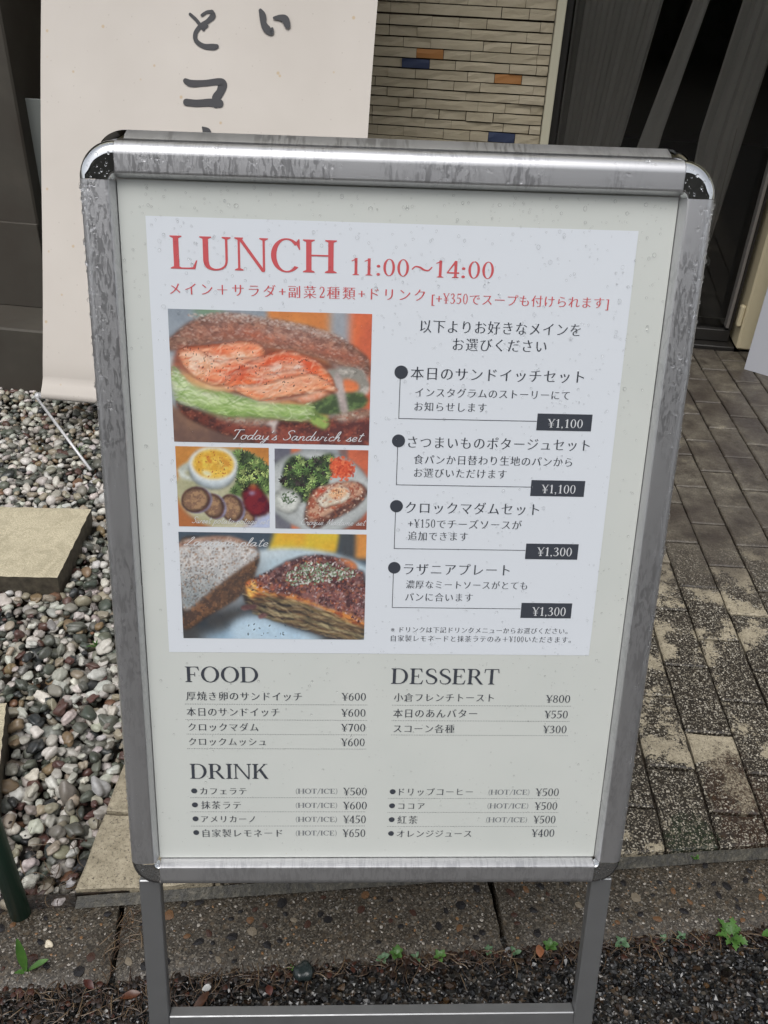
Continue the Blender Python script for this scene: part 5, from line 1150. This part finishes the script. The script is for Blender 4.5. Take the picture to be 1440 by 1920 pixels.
def corner(sx, sy):
    m = MB(); K = 20; n = len(PROF)-2
    for k in range(K+1):
        a = math.pi/2*k/K; 
        for d, w in PROF[:n]:
            r = RC-d; rid = 0.00005*math.sin(a*9)*min(1, r/.02) if .0066 < d < .0300 else 0
            m.v.append((sx*(U0-RC+r*math.cos(a)), sy*(V0-RC+r*math.sin(a)), w+rid+ (0.0005 if d > .004 else 0)))
    for k in range(K):
        for i in range(n-1):
            a = k*n+i; m.f.append((a, a+1, a+n+1, a+n)[::(1 if sx*sy < 0 else -1)])
    return m
for M_, front in ((MF, True), (MR, False)):
    for s in 'LRTB':
        o = rail(s).build('frame_rail', M_rail, sign, M_)
        o.data.shade_smooth()
        try: o.data.set_sharp_from_angle(angle=math.radians(24))
        except Exception: pass
    for sx in (-1, 1):
        for sy in (-1, 1):
            o = corner(sx, sy).build('corner_cap', M_chrome, sign, M_, smooth=True)
    for s in (-1, 1):
        m = MB(); x0, x1 = sorted((s*.2815, s*.3085)); m.bbox(x0, x1, -.790, -.4395, -.013, .003, .0012)
        lg = m.build('leg', M_leg, sign, M_)
        m = MB(); m.bbox(x0-.001, x1+.001, -.7985 if False else -.790, -.772, -.0145, .0045, .002); m.build('rubber_foot', M_rubber, lg)
    m = MB(); m.bbox(-.2810, .2810, -.701, -.669, -.0135, .0035, .0012); m.build('crossbar', M_leg, sign, M_)
    m = MB(); m.box(-.2805, .2805, -.4055, .4055, -.0100, 0.0); ps = m.build('poster' if front else 'blank_poster', M_backing, sign, M_)
    if front: poster = ps
m = MB(); m.tube([(-.26, 0, 0), (.26, 0, 0)], .006, 12); hm = off@frame_mtx(Vector((ST.x, ST.y, 0))+EB*(bh-ST.dot(EB))+EZ*(ST.z+.418*math.cos(lean)), EX, EZ)
m.build('hinge_rod', M_leg, sign, hm, smooth=True)

# printed parts of the poster (children of the poster)
def flat(name, x0, x1, y0, y1, z, mat, parent):
    m = MB(); m.add([(x0/1e3, y0/1e3, z), (x1/1e3, y0/1e3, z), (x1/1e3, y1/1e3, z), (x0/1e3, y1/1e3, z)], [(0, 1, 2, 3)]); return m.build(name, mat, parent)
flat('white_sheet', -254.5, 243.2, -112.0, 372.2, .0003, M_sheet, poster)
def photo(name, P, x0, x1, y0, y1):
    C = P.done(); Hg, Wd, _ = C.shape
    X, Y = np.meshgrid(np.linspace(x0, x1, Wd)/1e3, np.linspace(y1, y0, Hg)/1e3); V = np.stack([X, Y, np.full_like(X, .0006)], -1).reshape(-1, 3)
    i = (np.arange(Hg-1)[:, None]*Wd+np.arange(Wd-1)[None]).ravel(); F = np.stack([i+Wd, i+Wd+1, i+1, i], 1)
    return link(name, bigmesh(name, V, F, C.reshape(-1, 3)*1.10, False), M_photo, poster)
photo('printed_photo', pic_sandwich(), -236.8, -26.6, 141.8, 282.2)
photo('printed_photo', pic_soup(), -236.0, -135.4, 44.8, 136.8)
photo('printed_photo', pic_croque(), -129.0, -27.0, 44.0, 136.2)
photo('printed_photo', pic_lasagna(), -237.0, -26.6, -93.6, 38.2)
TEXTS=[
  ('LUNCH', 'S', 'r', -231.7, -64.0, 338.2, 32.1),
  ('11:00~14:00', 'S', 'r', -49.1, 97.4, 329.3, 16.8),
  ('メイン＋サラダ+副菜2種類+ドリンク', 'J', 'r', -233.9, 27.6, 302.9, 12.8),
  ('[+¥350でスープも付けられます]', 'J', 'r', 35.0, 220.6, 300.1, 11.9),
  ('以下よりお好きなメインを', 'J', 'd', 23.9, 193.8, 271.6, 14.3),
  ('お選びください', 'J', 'd', 59.2, 159.1, 253.6, 13.9),
  ('本日のサンドイッチセット', 'J', 'd', 16.0, 202.7, 222.1, 14.3),
  ('インスタグラムのストーリーにて', 'J', 'd', 21.7, 188.8, 201.7, 10.4),
  ('お知らせします', 'J', 'd', 21.4, 99.4, 186.3, 10.5),
  ('さつまいものポタージュセット', 'J', 'd', 16.0, 216.8, 146.8, 15.0),
  ('食パンか日替わり生地のパンから', 'J', 'd', 23.1, 199.1, 127.3, 11.0),
  ('お選びいただけます', 'J', 'd', 24.0, 126.9, 112.1, 11.0),
  ('クロックマダムセット', 'J', 'd', 16.2, 167.1, 71.5, 15.1),
  ('+¥150でチーズソースが', 'J', 'd', 19.7, 148.7, 52.5, 11.5),
  ('追加できます', 'J', 'd', 20.2, 88.4, 37.7, 11.5),
  ('ラザニアプレート', 'J', 'd', 17.1, 139.4, -2.7, 15.2),
  ('濃厚なミートソースがとても', 'J', 'd', 20.3, 161.3, -21.9, 11.4),
  ('パンに合います', 'J', 'd', 19.9, 98.7, -37.7, 11.4),
  ('※ドリンクは下記ドリンクメニューからお選びください。', 'J', 'd', 4.7, 214.4, -79.8, 9.0),
  ('自家製レモネードと抹茶ラテのみ＋¥100いただきます。', 'J', 'd', 5.0, 219.5, -91.1, 9.1),
  ('¥1,100', 'S', 'w', 167.2, 206.3, 170.6, 9.5),
  ('¥1,100', 'S', 'w', 167.1, 205.9, 95.7, 9.9),
  ('¥1,300', 'S', 'w', 168.7, 209.2, 20.6, 10.5),
  ('¥1,300', 'S', 'w', 169.4, 209.4, -54.6, 11.0),
  ('FOOD', 'S', 'd', -237.2, -151.4, -141.1, 20.6),
  ('DRINK', 'S', 'd', -237.1, -140.0, -275.8, 21.6),
  ('DESSERT', 'S', 'd', 7.0, 137.0, -141.6, 20.9),
  ('厚焼き卵のサンドイッチ', 'J', 'd', -237.0, -99.3, -169.9, 12.3),
  ('¥600', 'S', 'd', -52.3, -22.6, -170.0, 10.2),
  ('本日のサンドイッチ', 'J', 'd', -237.6, -126.5, -191.6, 12.5),
  ('¥600', 'S', 'd', -52.5, -22.6, -192.2, 10.4),
  ('クロックマダム', 'J', 'd', -236.6, -152.2, -212.7, 12.7),
  ('¥700', 'S', 'd', -52.3, -22.5, -212.9, 10.5),
  ('クロックムッシュ', 'J', 'd', -236.7, -143.4, -233.1, 12.8),
  ('¥600', 'S', 'd', -52.0, -22.7, -233.6, 10.7),
  ('小倉フレンチトースト', 'J', 'd', 11.2, 132.7, -170.1, 12.4),
  ('¥800', 'S', 'd', 196.1, 226.4, -171.3, 10.4),
  ('本日のあんバター', 'J', 'd', 11.1, 113.8, -192.1, 12.6),
  ('¥550', 'S', 'd', 196.4, 225.6, -193.0, 10.5),
  ('スコーン各種', 'J', 'd', 12.2, 87.1, -213.6, 12.8),
  ('¥300', 'S', 'd', 196.3, 226.1, -214.1, 10.6),
  ('カフェラテ', 'J', 'd', -225.5, -168.3, -304.4, 13.3),
  ('¥500', 'S', 'd', -48.2, -18.4, -305.1, 11.0),
  ('抹茶ラテ', 'J', 'd', -225.2, -175.7, -325.1, 13.5),
  ('¥600', 'S', 'd', -48.2, -17.9, -326.1, 11.2),
  ('アメリカーノ', 'J', 'd', -226.0, -158.6, -346.1, 13.7),
  ('¥450', 'S', 'd', -47.9, -18.6, -347.0, 11.4),
  ('自家製レモネード', 'J', 'd', -224.9, -124.4, -367.6, 13.9),
  ('¥650', 'S', 'd', -48.2, -18.9, -368.0, 11.5),
  ('ドリップコーヒー', 'J', 'd', 22.2, 115.6, -305.2, 13.5),
  ('¥500', 'S', 'd', 195.3, 225.2, -305.9, 11.2),
  ('ココア', 'J', 'd', 22.0, 55.5, -326.4, 13.7),
  ('¥500', 'S', 'd', 195.7, 225.1, -326.7, 11.4),
  ('紅茶', 'J', 'd', 21.7, 47.5, -347.4, 13.8),
  ('¥500', 'S', 'd', 195.8, 224.8, -347.4, 11.5),
  ('オレンジジュース', 'J', 'd', 21.8, 117.6, -368.7, 14.0),
  ('¥400', 'S', 'd', 195.2, 225.2, -368.3, 11.6),
  ('(HOT/ICE)', 'S', 'g', -106.9, -55.4, -304.6, 7.1),
  ('(HOT/ICE)', 'S', 'g', -107.0, -55.4, -325.7, 7.2),
  ('(HOT/ICE)', 'S', 'g', -107.0, -55.4, -346.8, 7.3),
  ('(HOT/ICE)', 'S', 'g', -107.0, -55.5, -367.8, 7.3),
  ('(HOT/ICE)', 'S', 'g', 135.8, 187.5, -305.8, 7.2),
  ('(HOT/ICE)', 'S', 'g', 135.8, 187.7, -326.5, 7.3),
  ('(HOT/ICE)', 'S', 'g', 135.6, 187.8, -347.7, 7.4),
  ("Today's Sandwich set", 'H', 'w', -173.8, -31.6, 150.3, 12.5),
  ('Sweet potato potage set', 'H', 'w', -221.4, -135.4, 52.1, 8.8),
  ('Croque Madame set', 'H', 'w', -100.0, -27.2, 52.1, 8.8),
  ('Lasagna plate', 'H', 'w', -231.8, -137.2, 26.6, 12.2),
]
DOTS= [(-238.6, -21.1, -181.25), (-238.9, -20.8, -202.65), (-238.3, -20.9, -222.9), (-238.3, -21.0, -243.2), (-238.0, -20.7, -314.3), (-238.3, -20.2, -335.45), (-238.4, -20.3, -357.0), (9.8, 228.0, -181.3), (10.0, 228.0, -202.7), (10.0, 227.8, -222.95), (9.2, 226.7, -315.25), (9.2, 226.9, -336.4), (9.3, 226.9, -357.85)]
BUL= [(5.8, 222.4), (5.6, 147.5), (5.9, 72.5), (6.0, -1.8), (-233.0, -304.4), (-232.9, -325.1), (-232.9, -346.0), (-232.9, -366.9), (14.2, -305.3), (14.1, -326.4), (14.3, -347.4), (14.2, -368.6)]
BOX= [[(155.8, 181.1), (216.2, 162.4)], [(155.4, 105.7), (216.1, 87.1)], [(155.8, 30.2), (216.4, 11.1)], [(156.4, -43.9), (216.3, -63.3)]]
LIN= [[(5.0, 215.3), (4.8, 172.3), (155.6, 171.9)], [(4.9, 141.1), (4.7, 97.4), (155.6, 96.9)], [(5.1, 65.8), (5.0, 21.7), (155.5, 20.8)], [(5.2, -8.9), (5.0, -51.7), (155.8, -53.3)]]

for i, (x, y) in enumerate(BUL):
    r = 7.2 if i < 4 else 3.7; a = np.linspace(0, 2*np.pi, 33)[:-1]
    mesh_o = mesh('printed_bullet', [((x+r*math.cos(q))/1e3, (y+r*math.sin(q))/1e3, .0006) for q in a], [tuple(range(32))]); link('printed_bullet', mesh_o, M_dark, poster)
for b in BOX: flat('price_box', b[0][0], b[1][0], b[1][1], b[0][1], .0006, M_dark, poster)
for l in LIN:
    m = MB(); (xa, ya), (_, yb), (xc, _) = l; w = .38
    for x0, x1, y0, y1 in ((xa-w, xa+w, yb+w, ya), (xa-w, xc, yb-w, yb+w)): m.add([(x0/1e3, y0/1e3, .0005), (x1/1e3, y0/1e3, .0005), (x1/1e3, y1/1e3, .0005), (x0/1e3, y1/1e3, .0005)], [(0, 1, 2, 3)])
    m.build('bracket_line', M_dark, poster)
for x0, x1, y in DOTS:
    m = MB(); n = int((x1-x0)/2.0)
    for k in range(n+1):
        x = x0+(x1-x0)*k/n; m.add([((x+.45*math.cos(q))/1e3, (y+.45*math.sin(q))/1e3, .0006) for q in np.linspace(0, 2*np.pi, 7)[:-1]], [tuple(range(6))])
    m.build('dotted_line', M_dark, poster)
for s, style, col, x0, x1, yc, h in TEXTS:
    m = text_mesh(s, style, x0, x1, yc, h)
    z = .0009 if col == 'w' else .0006
    m.v = [(a, b, c+z) for a, b, c in m.v]
    m.build('printed_text', INK[col], poster)

# rain drops standing on the poster, the frame and the caps
def drops(name, P, R, sub, parent, mtx=None, flatz=.55):
    B, F = ico(sub); n = len(P); sx = R*RNG.uniform(.85, 1.15, n); sy = R*RNG.uniform(.9, 1.35, n)
    V = B[None]*np.stack([sx, sy, R*flatz], 1)[:, None, :]+np.array(P)[:, None, :]; FF = F[None]+(np.arange(n)*len(B))[:, None, None]
    o = link(name, bigmesh(name, V.reshape(-1, 3), FF.reshape(-1, 3)), M_water, parent, mtx); o['kind'] = 'stuff'; return o
n = 2100; P = np.stack([RNG.uniform(-.278, .278, n), .402-.80*RNG.random(n)**1.45, np.full(n, .0009)], 1)
cl = RNG.random(n) < .25; src = RNG.integers(0, n, n); P[cl, :2] = P[src[cl], :2]+RNG.normal(0, .005, (cl.sum(), 2)); P = P[(np.abs(P[:, 0]) < .278) & (np.abs(P[:, 1]) < .402)]
R = np.clip(RNG.lognormal(math.log(.00060), .42, len(P)), .0003, .0016); R *= np.clip(.75+.8*(P[:, 1]+.4), .7, 1.3)
drops('rain_drops', P, R, 2, poster)
Pf = []; Rf = []
for s in (-1, 1):
    k = 620; u = s*(.3145-np.abs(RNG.normal(0.004, .008, k))); v = .40-.78*RNG.random(k)**1.5; keep = np.abs(u) > .288; u, v = u[keep], v[keep]
    dd = .315-np.abs(u); w = np.interp(dd, [p[0] for p in PROF[:13]], [p[1] for p in PROF[:13]]); Pf.append(np.stack([u, v, w], 1)); Rf.append(np.clip(RNG.lognormal(math.log(.0010), .5, len(u)), .0004, .0030))
k = 260; u = RNG.uniform(-.277, .277, k); d = RNG.choice([.0295, .027, .018, .006], k, p=[.4, .2, .25, .15])+RNG.uniform(-.003, .0, k); Pf.append(np.stack([u, V0-d, np.interp(d, [p[0] for p in PROF[:14]], [p[1] for p in PROF[:14]])], 1)); Rf.append(np.clip(RNG.lognormal(math.log(.0008), .5, k), .0004, .0022))
for sx in (-1, 1):
    for sy, k in ((1, 26), (-1, 12)):
        a = RNG.uniform(0, np.pi/2, k); r = np.sqrt(RNG.random(k))*.034; d = RC-r
        Pf.append(np.stack([sx*(U0-RC+r*np.cos(a)), sy*(V0-RC+r*np.sin(a)), np.interp(d, [p[0] for p in PROF[:13]], [p[1] for p in PROF[:13]])+.0006], 1)); Rf.append(np.clip(RNG.lognormal(math.log(.0008), .45, k), .0004, .0020))
drops('rain_drops', np.concatenate(Pf), np.concatenate(Rf), 2, sign, MF, .6)

# ------------------------------------------------------------------ across the road: what the wet metal and the window glass reflect
M_opp = Mt('far_plaster', (.10, .095, .085), .8); M_opp.set('Base Color', M_opp.mix(M_opp.ramp(M_opp.noise(M_opp.pos(), .8, 5), [(.35, 0.), (.65, 1.)]), (.08, .075, .065), (.12, .115, .10)))
M_hedge = Mt('hedge_leaves', (.03, .05, .022), .6)
opp = empty('house_across_road', (0, -9.0, -.04)); tagk(opp, 'dim plastered house on the far side of the road, reflected in the wet metal', 'building')
m = MB(); m.box(-16, 16, -3, 0, 0, 5.2); wl_ = m.build('wall', M_opp, opp)
m = MB(); m.box(-16.4, 16.4, -3.4, .45, 5.21, 5.5); m.build('roof', M_frame, opp)
for i in range(9):
    for z in (.9, 3.3):
        m = MB(); m.bbox(-14.6+i*3.4, -13.2+i*3.4, .002, .06, z, z+1.3, .01); w_ = m.build('window', M_trim, opp)
        m = MB(); m.box(-14.5+i*3.4, -13.3+i*3.4, .061, .07, z+.1, z+1.2); m.build('pane', M_frame, w_)
def hedge(x0, x1, y, h, n, label):
    P = np.stack([RNG.uniform(x0, x1, n), y+RNG.normal(0, .28, n), RNG.uniform(0, h, n)+RNG.normal(0, .08, n)], 1); a = RNG.uniform(.04, .09, n)
    B = np.array([[-1, 0, 0], [0, -.5, .1], [1, 0, 0], [0, .5, .1]]); V = np.einsum('nij,nkj->nki', rotmats(n, .9, RNG), np.repeat(B[None], n, 0)*a[:, None, None])+P[:, None]
    F = np.arange(4)[None]+np.arange(n)[:, None]*4; o = link('hedge', bigmesh('hedge', V.reshape(-1, 3), F, None, False), M_hedge); tagk(o, label, 'hedge'); return o
hedge(-9, 9, -7.6, 1.3, 9000, 'low clipped hedge along the far side of the road')
